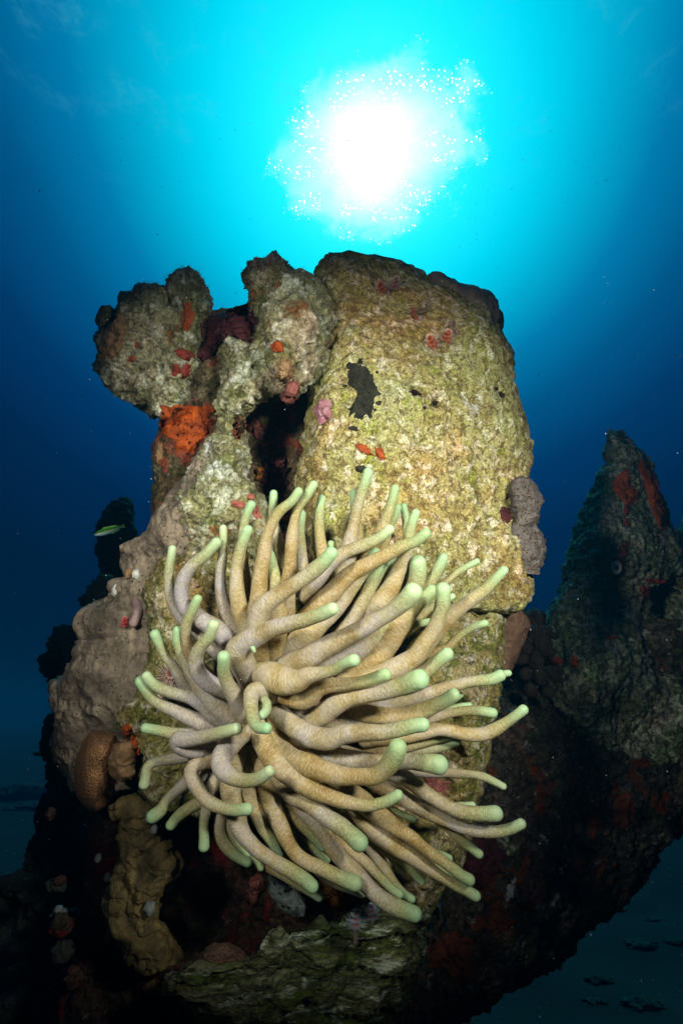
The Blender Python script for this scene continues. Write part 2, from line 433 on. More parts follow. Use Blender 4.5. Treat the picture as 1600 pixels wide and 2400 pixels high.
def rock(name, rows, ctrl, mat, parent=None, sig=110, Rpx=70, drop=0.08, T=0.18, step=3.0, amp=0.010, nscale=14, fineamp=0.003,
         dents=(), back=24, seed=0.0, pitted=0.0, strata=0.0, creases=(), target=True, warp=5.0, lump=0.0, lumpscale=30):
    rows = np.array(rows, float)
    y0, y1 = rows[0, 0], rows[-1, 0]
    ny = int((y1 - y0) / step) + 2
    ys = np.linspace(y0, y1, ny)
    xl = np.interp(ys, rows[:, 0], rows[:, 1]); xr = np.interp(ys, rows[:, 0], rows[:, 2])
    # wobble the outline so no edge is a straight run
    q = np.stack([ys * 0.02, np.full(ny, seed + 3.3), np.zeros(ny)], -1)
    xl = xl + warp * fbm(q, 1.0, 4, 0.6, 1.0); xr = xr + warp * fbm(q, 1.0, 4, 0.6, 7.0)
    wmax = (xr - xl).max()
    nf = max(24, int(wmax / step * 1.1)); nb = back
    u = np.linspace(0, 1, nf)
    uc = 0.55 * u + 0.45 * (1 - np.cos(np.pi * u)) / 2
    X = xl[:, None] + (xr - xl)[:, None] * uc[None]
    Y = np.repeat(ys[:, None], nf, 1)
    e = np.minimum(X - xl[:, None], xr[:, None] - X)
    e = np.minimum(e, np.maximum(Y - y0, 0) + 4)
    prof = np.sqrt(np.clip(1 - (1 - np.clip(e / Rpx, 0, 1)) ** 2, 0, 1))
    D = shepard(ctrl, X, Y, sig)
    front = P(X, Y, D + drop * (1 - prof))
    ub = np.linspace(1, 0, nb + 2)[1:-1]
    Xb = xl[:, None] + (xr - xl)[:, None] * ub[None]
    Yb = np.repeat(ys[:, None], nb, 1)
    Db = shepard(ctrl, Xb, Yb, sig)
    wpx = (xr - xl)[:, None]
    tb = np.minimum(T, wpx * 0.0006) * np.sin(np.pi * ub)[None] ** 0.6
    tb = tb * np.clip((ys - y0)[:, None] / 60 + .1, 0, 1)
    bk = P(Xb, Yb, Db + drop + tb)
    G = np.concatenate([front, bk], 1)
    ncol = nf + nb
    # normals from the grid
    du = np.roll(G, -1, 1) - np.roll(G, 1, 1)
    dv = np.gradient(G, axis=0)
    N = np.cross(du, dv); N /= np.linalg.norm(N, axis=-1, keepdims=True) + 1e-12
    cen = G.mean(1, keepdims=True)
    flip = ((G - cen) * N).sum() < 0
    if flip: N = -N
    disp = amp * fbm(G, nscale, 4, 0.5, seed) + amp * 0.30 * fbm(G, nscale * 2.7, 3, 0.5, seed + 5, ridge=True)
    disp = disp + fineamp * fbm(G, nscale * 9, 4, 0.6, seed + 9)
    if pitted:
        wq = worley(G + 0.004 * np.stack([fbm(G, 60, 2, .5, s) for s in (1, 2, 3)], -1), 55, seed)
        disp = disp - pitted * np.clip(1 - wq / 0.45, 0, 1) * np.clip(fbm(G, 14, 3, .5, seed + 4) * 2 + .4, 0, 1)
    if lump:
        wq = worley(G, lumpscale, seed + 2)
        disp = disp + lump * (1 - np.clip(wq, 0, 1) ** 2)
    if strata:
        ax = G @ np.array([0.25, -0.1, 1.0])
        s = vnoise(np.stack([ax * 70 + fbm(G, 8, 2, .5, 2) * 1.5, G[..., 0] * 5, G[..., 1] * 5], -1))
        disp = disp + strata * s
    for (dx, dy, dr, dp) in dents:
        dr_m = dr
        XX = np.concatenate([X, Xb * 0 - 9999], 1); YY = np.concatenate([Y, Yb], 1)
        rr_ = np.sqrt((XX - dx) ** 2 + (YY - dy) ** 2) / dr_m
        rr_ = rr_ * (1 + 0.35 * fbm(G, 40, 3, .5, dx))
        disp = disp - dp * np.exp(-rr_ ** 4)
    for line, depth_, decay in creases:
        line = np.array(line, float)
        yy = Y[:, :1]
        if line[0, 1] < line[-1, 1] and abs(line[0, 0] - line[-1, 0]) < 1.6 * abs(line[0, 1] - line[-1, 1]):
            s_ = X - (np.interp(Y, line[:, 1], line[:, 0]) + 5 * fbm(np.stack([Y * .03, X * 0, X * 0], -1), 1, 3, .6, 3))
            win = np.clip((Y - line[0, 1]) / 30, 0, 1) * np.clip((line[-1, 1] - Y) / 30, 0, 1)
        else:
            s_ = Y - (np.interp(X, line[:, 0], line[:, 1]) + 5 * fbm(np.stack([X * .03, X * 0, X * 0], -1), 1, 3, .6, 3))
            win = np.clip((X - line[0, 0]) / 30, 0, 1) * np.clip((line[-1, 0] - X) / 30, 0, 1)
        st = np.where(s_ > 0, np.exp(-s_ / decay), 0) * win / (1 + np.exp(-s_ / 1.5))
        disp[:, :nf] -= depth_ * st
    G = G + N * disp[..., None]
    V = G.reshape(-1, 3)
    idx = np.arange(ny * ncol).reshape(ny, ncol)
    a = idx[:-1]; bq = idx[1:]
    F = np.stack([a, np.roll(a, -1, 1), np.roll(bq, -1, 1), bq], -1).reshape(-1, 4)
    # caps
    V = np.vstack([V, G[0].mean(0)[None], G[-1].mean(0)[None]])
    Fl = F.tolist(); n0 = len(V) - 2; n1 = len(V) - 1
    for k in range(ncol):
        k2 = (k + 1) % ncol
        Fl.append([int(idx[0, k2]), int(idx[0, k]), n0]); Fl.append([int(idx[-1, k]), int(idx[-1, k2]), n1])
    if flip: Fl = [f[::-1] for f in Fl]
    o = mesh_obj(name, V, Fl, mat, parent, fix=False)
    if target: TARGETS.append((V, Fl, N.reshape(-1, 3)))
    return o


# upper slab
slab = rock('rock_slab',
    [(603, 775, 812), (612, 765, 935), (630, 752, 972), (648, 742, 1002), (664, 737, 1024), (700, 740, 1082), (744, 756, 1130), (797, 764, 1172),
     (815, 768, 1182), (866, 752, 1199), (912, 735, 1211), (973, 722, 1224), (1038, 706, 1236), (1111, 695, 1244), (1150, 700, 1240), (1256, 720, 1226),
     (1310, 740, 1232), (1358, 760, 1247), (1393, 770, 1245), (1412, 800, 1230), (1424, 860, 1195)],
    [(780, 640, .95), (960, 625, .95), (1150, 800, .96), (1050, 760, .91), (1110, 900, .87), (1165, 960, .88), (1230, 1100, .91), (1000, 900, .80), (900, 1100, .755),
     (1060, 1050, .765), (1145, 1100, .82), (1190, 1240, .85), (1090, 1250, .765), (830, 1000, .765), (740, 1000, .83), (800, 800, .85), (1200, 1380, .80), (900, 1350, .74), (1050, 1370, .77)],
    M['slab'], sig=85, Rpx=60, drop=0.07, T=0.26, step=2.6, amp=0.016, nscale=9, fineamp=0.0050, pitted=0.010, warp=9, seed=1.0,
    creases=[([(1010, 840), (1062, 900), (1100, 960), (1106, 1030), (1104, 1120), (1122, 1180), (1150, 1260)], .014, 60), ([(880, 640), (960, 690), (1040, 745), (1100, 800), (1160, 880)], -.010, 50),
             ([(960, 1030), (1050, 1010), (1110, 1040)], .006, 30), ([(760, 690), (800, 720), (900, 735)], .008, 30)],
    dents=[(970, 919, 11, .035), (984, 924, 11, .035), (1018, 946, 10, .028), (995, 956, 6, .022), (900, 1262, 9, .03), (914, 1258, 7, .025), (1175, 925, 11, .03), (1166, 912, 8, .02),
           (1195, 1180, 18, .006), (1060, 1110, 7, .006)])
tag(slab, 'tall pale yellow-green rock slab rising above the sea anemone', 'rock')

boulder = rock('mossy_boulder',
    [(1290, 392, 520), (1310, 370, 600), (1340, 357, 660), (1375, 341, 700), (1402, 343, 720), (1414, 346, 1090), (1426, 350, 1180), (1450, 356, 1185), (1513, 345, 1181),
     (1557, 335, 1178), (1612, 319, 1170), (1634, 305, 1168), (1652, 273, 1165), (1690, 264, 1160), (1712, 275, 1154), (1730, 303, 1150), (1771, 322, 1140), (1806, 322, 1126),
     (1859, 332, 1128), (1888, 366, 1119), (1900, 440, 1117), (1915, 690, 1113), (1945, 850, 1098), (2022, 870, 1073), (2068, 880, 1036), (2119, 895, 1011), (2165, 900, 990)],
    [(450, 1330, .78), (380, 1500, .76), (650, 1450, .76), (700, 1650, .735), (330, 1700, .75), (900, 1600, .74), (1100, 1550, .775), (1050, 1750, .77), (1120, 1850, .80),
     (1000, 1980, .76), (400, 1850, .77), (700, 1880, .80), (950, 2100, .77), (1150, 1440, .80)],
    M['boulder'], sig=90, Rpx=45, drop=0.07, T=0.25, step=3.0, amp=0.014, nscale=13, fineamp=0.0036, pitted=0.005, seed=4.0,
    dents=[(1050, 1690, 22, .02), (1065, 1770, 26, .025), (1135, 1430, 22, .02), (1040, 1840, 20, .012), (400, 1600, 30, .014)])
tag(boulder, 'mossy green and tan boulder behind the anemone, below the slab', 'rock')

pin_base = P(520, 1400, .95)
pinn = empty('coral_pinnacle', pin_base, label='knobbly dead coral pinnacle with sponges, left of the tall slab', cat='coral pinnacle')
rock('trunk', [(715, 540, 600), (728, 490, 640), (748, 452, 700), (800, 420, 745), (900, 385, 750), (955, 362, 750), (1040, 358, 745), (1115, 366, 735), (1172, 368, 740),
               (1230, 362, 780), (1330, 352, 800), (1450, 345, 800), (1600, 340, 700)],
     [(430, 1000, .90), (400, 1150, .89), (640, 1000, 1.04), (690, 900, 1.06), (650, 1130, 1.0), (500, 800, .90), (560, 750, .92), (560, 1250, .84), (450, 1300, .84), (620, 830, .95), (720, 1050, 1.02)],
     M['column'], pinn, sig=60, Rpx=60, drop=0.07, T=0.2, step=3.2, amp=0.016, nscale=15, fineamp=0.004, pitted=0.007, seed=8)
rock('ridge', [(758, 550, 562), (775, 543, 580), (800, 538, 600), (850, 528, 640), (900, 520, 640), (935, 516, 590), (980, 512, 556), (1040, 490, 562), (1090, 468, 566), (1130, 455, 578),
               (1180, 440, 612), (1230, 430, 632), (1290, 420, 650), (1350, 400, 640), (1420, 400, 600)],
     [(560, 800, .83), (540, 950, .83), (520, 1050, .82), (530, 1150, .79), (540, 1300, .79), (600, 860, .86), (600, 1250, .80)],
     M['head'], pinn, sig=60, Rpx=40, drop=0.06, T=0.12, step=2.8, amp=0.021, nscale=22, fineamp=0.0060, pitted=0.011, lump=.006, lumpscale=48, seed=11)
rock('knob', [(609, 606, 634), (616, 592, 652), (634, 577, 666), (648, 573, 690), (655, 573, 712), (680, 582, 734), (700, 592, 748), (740, 600, 768), (790, 598, 780), (830, 604, 774),
              (862, 622, 758), (890, 640, 738), (908, 655, 695)],
     [(620, 640, .87), (690, 680, .86), (680, 760, .815), (640, 820, .80), (740, 780, .84), (670, 870, .81)],
     M['head'], pinn, sig=45, Rpx=48, drop=0.08, T=0.14, step=2.6, amp=0.021, nscale=22, fineamp=0.0060, pitted=0.011, lump=.006, lumpscale=48, seed=14,
     dents=[(600, 850, 12, .01), (665, 700, 8, .012)])
rock('knob', [(690, 330, 470), (700, 308, 480), (715, 285, 486), (740, 262, 484), (770, 246, 482), (800, 238, 478), (835, 234, 470),
              (865, 244, 465), (890, 262, 458), (915, 282, 452), (940, 312, 444), (955, 332, 436), (966, 345, 415)],
     [(430, 670, .92), (330, 720, .88), (300, 800, .85), (380, 800, .83), (350, 900, .86), (450, 760, .90)],
     M['head'], pinn, sig=45, Rpx=55, drop=0.09, T=0.16, step=2.6, amp=0.021, nscale=22, fineamp=0.0060, pitted=0.011, lump=.006, lumpscale=48, seed=17,
     dents=[(340, 740, 12, .008), (325, 870, 9, .01), (300, 775, 10, .006)])
rock('knob', [(634, 416, 440), (642, 402, 462), (655, 390, 478), (675, 384, 484), (700, 386, 488), (730, 392, 488), (770, 398, 482), (810, 402, 470), (840, 410, 455)],
     [(435, 720, .865)], M['head'], pinn, Rpx=34, drop=0.06, T=0.08, step=2.4, amp=0.014, nscale=24, fineamp=0.0045, pitted=.008, seed=20, warp=6, creases=[([(400, 650), (415, 720), (405, 800)], .01, 30)])
rock('knob', [(668, 330, 372), (676, 312, 392), (692, 300, 400), (715, 292, 404), (745, 290, 400), (765, 300, 385)], [(345, 710, .855)], M['head'], pinn, Rpx=30, drop=0.05, T=0.07,
     step=2.4, amp=0.014, nscale=24, fineamp=0.0045, pitted=.008, seed=22, warp=6)
rock('knob', [(700, 625, 690), (715, 606, 720), (745, 600, 742), (780, 606, 752), (806, 626, 748), (826, 648, 735), (842, 672, 715)], [(680, 760, .785)], M['head'], pinn, Rpx=34, drop=0.05, T=0.07,
     step=2.4, amp=0.014, nscale=24, fineamp=0.0045, pitted=.008, seed=26, warp=6)
rock('knob', [(717, 240, 256), (724, 230, 266), (740, 226, 266), (752, 226, 262), (761, 234, 254)], [(246, 740, .88)], M['head'], pinn, Rpx=18, drop=0.03, T=0.03,
     step=1.6, amp=0.006, nscale=30, fineamp=0.003, seed=19, warp=3, target=False)
rock('knob', [(672, 478, 486), (680, 472, 488), (690, 470, 488), (700, 474, 484)], [(480, 686, .90)], M['head'], pinn, Rpx=10, drop=0.02, T=0.02,
     step=1.6, amp=0.006, nscale=30, fineamp=0.003, seed=23, warp=3, target=False)
rock('knob', [(795, 640, 660), (806, 624, 685), (825, 618, 695), (850, 622, 700), (875, 635, 690), (893, 650, 675)], [(660, 840, .775)], M['head'], pinn, Rpx=30, drop=0.05, T=0.05,
     step=2.4, amp=0.008, nscale=26, fineamp=0.004, pitted=.006, seed=29, warp=4)

# ledge below, layered
ledge = rock('rock_ledge',
    [(2118, 905, 1004), (2136, 850, 998), (2165, 790, 990), (2182, 740, 984), (2195, 620, 981), (2225, 606, 976), (2250, 590, 966), (2272, 430, 958), (2290, 380, 948), (2318, 366, 934),
     (2336, 372, 920), (2352, 440, 905), (2400, 560, 868), (2600, 520, 800), (3000, 480, 800)],
    [(900, 2180, .74), (750, 2230, .74), (600, 2300, .70), (450, 2310, .69), (850, 2320, .74), (700, 2450, .78), (650, 2900, .9)],
    M['ledge'], sig=80, Rpx=40, drop=0.06, T=0.2, step=3.0, amp=0.026, nscale=12, fineamp=0.006, pitted=.008, strata=0.011, seed=33, warp=12)
tag(ledge, 'layered greenish rock ledge at the bottom, below the anemone', 'rock')

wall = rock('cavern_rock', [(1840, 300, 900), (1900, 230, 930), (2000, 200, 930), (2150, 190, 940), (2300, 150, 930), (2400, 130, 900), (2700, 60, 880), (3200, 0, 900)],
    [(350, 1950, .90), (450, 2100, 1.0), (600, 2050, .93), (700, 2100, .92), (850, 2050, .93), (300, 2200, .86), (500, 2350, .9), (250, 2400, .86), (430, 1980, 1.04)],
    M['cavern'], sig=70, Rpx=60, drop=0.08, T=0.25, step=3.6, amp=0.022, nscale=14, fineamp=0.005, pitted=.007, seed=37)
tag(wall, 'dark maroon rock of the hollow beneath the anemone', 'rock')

# right-hand pillar
pil_base = P(1330, 2300, 1.2)
pillar = empty('far_rock_pillar', pil_base, label='dim tapering rock pillar with orange sponge at the right edge', cat='rock')
rock('peak', [(1010, 1436, 1452), (1022, 1428, 1460), (1042, 1424, 1486), (1055, 1421, 1506), (1085, 1420, 1530), (1102, 1410, 1536), (1112, 1397, 1543), (1135, 1396, 1550), (1160, 1380, 1556),
              (1230, 1354, 1568), (1270, 1346, 1590), (1330, 1325, 1640), (1400, 1303, 1700), (1440, 1280, 1720), (1500, 1262, 1740), (1580, 1270, 1740), (1650, 1290, 1730), (1720, 1330, 1700), (1790, 1400, 1640)],
     [(1440, 1040, 1.50), (1460, 1150, 1.40), (1560, 1150, 1.50), (1400, 1300, 1.30), (1500, 1350, 1.30), (1600, 1400, 1.5), (1300, 1480, 1.24), (1400, 1600, 1.16), (1550, 1650, 1.3), (1500, 1760, 1.24)],
     M['pillar'], pillar, sig=80, Rpx=70, drop=0.14, T=0.4, step=3.0, amp=0.028, nscale=8, fineamp=0.010, pitted=.012, seed=41,
     dents=[(1580, 1400, 40, .12), (1590, 1440, 36, .12)])
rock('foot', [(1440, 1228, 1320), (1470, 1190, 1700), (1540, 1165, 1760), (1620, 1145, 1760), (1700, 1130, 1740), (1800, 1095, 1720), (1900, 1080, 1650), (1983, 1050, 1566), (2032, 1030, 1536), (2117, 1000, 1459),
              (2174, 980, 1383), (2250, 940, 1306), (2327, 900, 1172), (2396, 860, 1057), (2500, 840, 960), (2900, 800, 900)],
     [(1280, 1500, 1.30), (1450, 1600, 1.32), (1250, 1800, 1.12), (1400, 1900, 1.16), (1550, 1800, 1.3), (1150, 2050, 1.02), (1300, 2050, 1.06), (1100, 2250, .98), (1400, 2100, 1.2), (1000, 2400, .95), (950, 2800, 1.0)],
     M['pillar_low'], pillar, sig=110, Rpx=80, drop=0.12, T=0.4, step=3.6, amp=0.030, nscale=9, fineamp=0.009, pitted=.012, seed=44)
o = rock('rock_spur', [(1150, 1640, 1660), (1200, 1603, 1690), (1250, 1580, 1720), (1300, 1560, 1740), (1500, 1540, 1760)], [(1620, 1300, 1.75)], M['pillar'], Rpx=50, drop=.1, T=.3,
         amp=.02, nscale=9, fineamp=.008, seed=47)
tag(o, 'dark rock spur cut off by the right edge, beside the far pillar', 'rock')

# dim rocks on the left
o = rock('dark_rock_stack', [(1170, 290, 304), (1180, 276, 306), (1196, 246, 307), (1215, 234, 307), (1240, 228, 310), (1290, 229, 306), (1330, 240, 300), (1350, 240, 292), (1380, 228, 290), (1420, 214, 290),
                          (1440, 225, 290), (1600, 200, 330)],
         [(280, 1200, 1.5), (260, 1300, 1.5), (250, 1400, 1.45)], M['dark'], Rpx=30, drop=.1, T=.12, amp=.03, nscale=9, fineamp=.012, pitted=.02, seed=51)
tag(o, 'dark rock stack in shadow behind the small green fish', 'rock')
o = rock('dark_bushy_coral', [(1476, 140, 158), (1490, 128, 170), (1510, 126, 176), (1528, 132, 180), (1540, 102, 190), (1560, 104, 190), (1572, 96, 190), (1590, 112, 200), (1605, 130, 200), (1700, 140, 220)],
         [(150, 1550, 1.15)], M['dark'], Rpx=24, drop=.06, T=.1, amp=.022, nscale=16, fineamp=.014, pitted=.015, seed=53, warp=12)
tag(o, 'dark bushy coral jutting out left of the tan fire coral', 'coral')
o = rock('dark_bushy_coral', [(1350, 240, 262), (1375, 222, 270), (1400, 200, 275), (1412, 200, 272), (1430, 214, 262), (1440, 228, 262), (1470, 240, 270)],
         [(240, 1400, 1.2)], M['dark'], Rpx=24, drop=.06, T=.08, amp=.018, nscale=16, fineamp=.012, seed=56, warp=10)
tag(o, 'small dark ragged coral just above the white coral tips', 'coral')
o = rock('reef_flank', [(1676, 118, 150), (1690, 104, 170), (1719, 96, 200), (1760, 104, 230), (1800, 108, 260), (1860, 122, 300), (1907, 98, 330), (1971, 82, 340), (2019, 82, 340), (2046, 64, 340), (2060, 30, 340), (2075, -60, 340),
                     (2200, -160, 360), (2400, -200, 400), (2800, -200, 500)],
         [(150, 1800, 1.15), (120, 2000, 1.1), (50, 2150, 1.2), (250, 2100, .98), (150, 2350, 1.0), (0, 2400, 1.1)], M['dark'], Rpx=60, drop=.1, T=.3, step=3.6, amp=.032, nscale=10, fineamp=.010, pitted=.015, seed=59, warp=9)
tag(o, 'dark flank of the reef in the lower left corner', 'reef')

# tan fire coral sheet
fc = rock('fire_coral', [(1078, 462, 472), (1100, 448, 482), (1130, 425, 494), (1170, 398, 500), (1210, 378, 500), (1250, 352, 505), (1272, 322, 505), (1283, 288, 500), (1300, 290, 480), (1325, 296, 450), (1345, 300, 400),
                      (1352, 302, 380), (1372, 262, 370), (1395, 262, 372), (1410, 250, 372), (1432, 214, 372), (1444, 190, 372), (1470, 184, 372), (1500, 196, 372), (1520, 178, 372), (1536, 172, 370), (1560, 160, 370),
                      (1580, 152, 370), (1602, 124, 365), (1640, 122, 360), (1665, 130, 350), (1690, 136, 340), (1730, 132, 340), (1770, 132, 340), (1810, 150, 340), (1850, 175, 340)],
          [(460, 1120, .82), (430, 1250, .79), (330, 1300, .86), (320, 1420, .82), (230, 1460, .87), (260, 1560, .83), (160, 1620, .88), (300, 1650, .79), (200, 1750, .88), (300, 1800, .84)],
          M['fire_coral'], sig=60, Rpx=40, drop=0.05, T=0.08, step=2.8, amp=0.014, nscale=14, fineamp=0.0026, pitted=.004, lump=0.0055, lumpscale=44, seed=61, warp=9)
tag(fc, 'smooth tan fire coral sheet draped down the left side of the reef', 'coral')
fr = rng


def blob(name, c, r, mat, parent=None, sx=1, sy=1, sz=1, amp=0.15, nscale=3.0, seed=0, n=28, rot=None, pores=0, fine=0.0):
    """a lumpy closed body round c; radii in metres"""
    th = np.linspace(0, np.pi, n)[:, None]; ph = np.linspace(0, 2 * np.pi, 2 * n, endpoint=False)[None]
    U = np.stack([np.sin(th) * np.cos(ph), np.sin(th) * np.sin(ph), np.cos(th) + 0 * ph], -1)
    rad = 1 + amp * fbm(U, nscale, 4, 0.55, seed) + fine * fbm(U, nscale * 6, 3, .6, seed + 3)
    if pores: rad = rad - pores * np.clip(1 - worley(U, 4.5, seed) / 0.35, 0, 1)
    G = U * rad[..., None] * np.array([sx, sy, sz]) * r
    if rot is not None: G = G @ np.array(Matrix.Rotation(rot, 3, 'Y')).T
    G = G + np.asarray(c)
    V = G.reshape(-1, 3); idx = np.arange(n * 2 * n).reshape(n, 2 * n)
    F = np.stack([idx[:-1], idx[1:], np.roll(idx[1:], -1, 1), np.roll(idx[:-1], -1, 1)], -1).reshape(-1, 4)
    return mesh_obj(name, V, F, mat, parent)


# nubs along the free edge of the fire coral
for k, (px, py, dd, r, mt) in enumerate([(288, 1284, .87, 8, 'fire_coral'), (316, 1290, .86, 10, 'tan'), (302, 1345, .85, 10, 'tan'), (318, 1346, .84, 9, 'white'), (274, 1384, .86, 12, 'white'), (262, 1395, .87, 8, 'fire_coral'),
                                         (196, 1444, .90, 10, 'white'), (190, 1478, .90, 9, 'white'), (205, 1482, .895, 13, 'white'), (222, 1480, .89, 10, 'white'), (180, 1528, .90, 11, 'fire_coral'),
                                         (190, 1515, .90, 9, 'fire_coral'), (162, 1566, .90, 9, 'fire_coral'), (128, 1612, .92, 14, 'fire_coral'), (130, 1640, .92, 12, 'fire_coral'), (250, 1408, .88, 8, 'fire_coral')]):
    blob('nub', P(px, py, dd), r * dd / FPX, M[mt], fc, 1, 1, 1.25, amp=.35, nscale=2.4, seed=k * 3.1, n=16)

edge_rows = np.array([(1272, 322), (1300, 292), (1352, 302), (1395, 262), (1410, 250), (1432, 214), (1470, 184), (1520, 178), (1560, 160), (1602, 124), (1665, 130), (1730, 132), (1810, 150)], float)
for k in range(34):
    yy_ = rng.uniform(1275, 1800); xx_ = np.interp(yy_, edge_rows[:, 0], edge_rows[:, 1]) + rng.uniform(-2, 16)
    dd = float(shepard([(330, 1300, .885), (262, 1395, .90), (190, 1470, .925), (128, 1620, .94), (150, 1800, .945)], np.array(xx_), np.array(yy_), 60))
    blob('nub', P(xx_, yy_, dd), rng.uniform(4, 9) * dd / FPX, M['fire_coral'], fc, 1, 1, rng.uniform(.9, 1.6), amp=.5, nscale=2.2, seed=200 + k, n=12)

# mustard coral plates lower left
mc = rock('mustard_fire_coral', [(1888, 284, 300), (1905, 280, 352), (1930, 296, 362), (1960, 292, 366), (1995, 290, 385), (2030, 286, 408), (2060, 284, 400), (2090, 272, 385), (2120, 268, 372), (2150, 270, 362),
                              (2180, 290, 366), (2210, 318, 376), (2240, 340, 398), (2265, 360, 400)],
          [(320, 1940, .80), (340, 2040, .78), (310, 2140, .79), (370, 2230, .77)], M['fire_coral_low'], sig=60, Rpx=26, drop=.03, T=.05, step=2.6, amp=.020, nscale=17, fineamp=.003, lump=.008, lumpscale=60, seed=71, warp=16, pitted=.004)
tag(mc, 'mustard-yellow fire coral growing down the lower left of the reef', 'coral')
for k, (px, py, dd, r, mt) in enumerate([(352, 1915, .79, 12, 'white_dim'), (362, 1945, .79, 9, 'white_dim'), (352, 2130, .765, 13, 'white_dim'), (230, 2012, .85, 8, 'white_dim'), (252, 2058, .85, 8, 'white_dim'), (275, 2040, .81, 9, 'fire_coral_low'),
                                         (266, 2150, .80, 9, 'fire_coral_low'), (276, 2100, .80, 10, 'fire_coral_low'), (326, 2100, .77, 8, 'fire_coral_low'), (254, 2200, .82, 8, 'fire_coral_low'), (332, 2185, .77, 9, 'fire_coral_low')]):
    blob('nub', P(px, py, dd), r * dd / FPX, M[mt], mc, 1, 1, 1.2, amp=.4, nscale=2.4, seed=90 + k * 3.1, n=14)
o = rock('pale_edged_coral', [(2128, 132, 142), (2136, 132, 188), (2150, 136, 196), (2170, 140, 230), (2200, 150, 260), (2240, 180, 280), (2260, 220, 270)], [(180, 2180, .95)], M['fire_coral_low'], Rpx=20, drop=.03, T=.05,
         amp=.012, nscale=18, fineamp=.003, seed=73, warp=6)
tag(o, 'small branching coral with pale blue tips in the dark lower left', 'coral')
for k, (px, py, r) in enumerate([(138, 2132, 9), (150, 2138, 7), (176, 2135, 8), (190, 2142, 8)]):
    blob('tip', P(px, py, .93), r * .93 / FPX, M['white_dim'], o, 1.2, 1, .9, amp=.4, seed=k + 5., n=12)

for k in range(26):
    px, py = rng.uniform(110, 420), rng.uniform(1900, 2330)
    if 270 < px < 400 and py < 2260: continue
    sh = rng.uniform(8, 20)
    o = blob('encrusting_lump', P(px, py, rng.uniform(.86, .93)), sh * .88 / FPX, M[['fire_coral_low', 'cavern', 'dark', 'brown_lump', 'cavern'][k % 5]], wall, rng.uniform(.8, 1.6), .8, rng.uniform(.7, 1.4), amp=.7, nscale=2.6, seed=300 + k, n=16, fine=.2)
# golf-ball coral
g = rock('starlet_coral', [(1712, 225, 262), (1722, 205, 285), (1745, 190, 290), (1775, 178, 285), (1810, 171, 278), (1845, 172, 272), (1870, 180, 266), (1890, 196, 254), (1902, 212, 236)],
         [(225, 1810, .80)], M['golf'], Rpx=58, drop=.075, T=.06, step=2.0, amp=.003, nscale=9, fineamp=.0006, seed=77, warp=2)
tag(g, 'rounded orange-brown star coral bulging out beneath the tan fire coral', 'coral')
o = rock('tan_encrusted_rock', [(1736, 290, 312), (1748, 268, 322), (1775, 256, 322), (1800, 258, 320), (1818, 275, 315), (1826, 290, 308)], [(290, 1780, .775)], M['tan'], Rpx=20, drop=.03, T=.05,
         amp=.008, nscale=24, fineamp=.003, seed=79, warp=5)
tag(o, 'small lumpy tan rock wedged between the star coral and the boulder', 'rock')

# crest coral behind the slab's top right
o = rock('crest_coral', [(644, 1012, 1024), (655, 1008, 1044), (672, 1010, 1078), (690, 1020, 1120), (697, 1030, 1136), (712, 1040, 1150), (728, 1060, 1160), (742, 1080, 1172), (760, 1100, 1172), (775, 1120, 1166), (787, 1140, 1160)],
         [(1100, 720, .95), (1030, 670, .985), (1150, 750, .955)], M['crest'], Rpx=30, drop=.05, T=.07, step=2.2, amp=.010, nscale=16, fineamp=.001, lump=.008, lumpscale=32, seed=83, warp=6)
tag(o, 'lumpy grey-brown coral on the top right shoulder of the slab', 'coral')
blob('nub', P(1108, 690, 1.02), .006, M['crest'], o, 1, 1, 1.3, amp=.3, n=12)
o = rock('grey_zoanthid_colony', [(1124, 1216, 1238), (1145, 1204, 1252), (1172, 1204, 1266), (1200, 1208, 1264), (1230, 1206, 1256), (1262, 1204, 1264), (1290, 1202, 1268), (1320, 1206, 1260), (1344, 1216, 1252)],
         [(1235, 1240, .83)], M['grey_crust'], Rpx=18, drop=.035, T=.05, step=1.8, amp=.010, nscale=24, fineamp=.0035, lump=.004, lumpscale=120, seed=87, warp=7)
tag(o, 'rough grey crust hanging on the right edge of the slab', 'zoanthid colony')
o = rock('leafy_brown_coral', [(1432, 1180, 1222), (1450, 1150, 1236), (1475, 1135, 1244), (1500, 1130, 1232), (1540, 1135, 1212), (1570, 1150, 1196)], [(1210, 1490, .885), (1140, 1490, .87)], M['brown_lump'], Rpx=26, drop=.03, T=.02,
         step=2.2, amp=.007, nscale=18, fineamp=.001, seed=89, warp=5)
tag(o, 'thin brown leafy coral tucked behind the lower right of the slab', 'coral')

# ------------------------------------------------------------------ growths that follow the rock surface
VV = []; FF = []; off = 0
for V, F, _ in TARGETS:
    VV.append(V); FF += [[i + off for i in f] for f in F]; off += len(V)
ALLV = np.vstack(VV)
BVH = BVHTree.FromPolygons(ALLV.tolist(), FF)


def hit(px, py):
    v = P(px, py, 1.0); v = v / np.linalg.norm(v)
    loc, nor, i, dist = BVH.ray_cast(Vector((0, 0, 0)), Vector(v))
    if loc is None: return None, None
    if nor.dot(Vector(v)) > 0: nor = -nor
    return np.array(loc), np.array(nor)


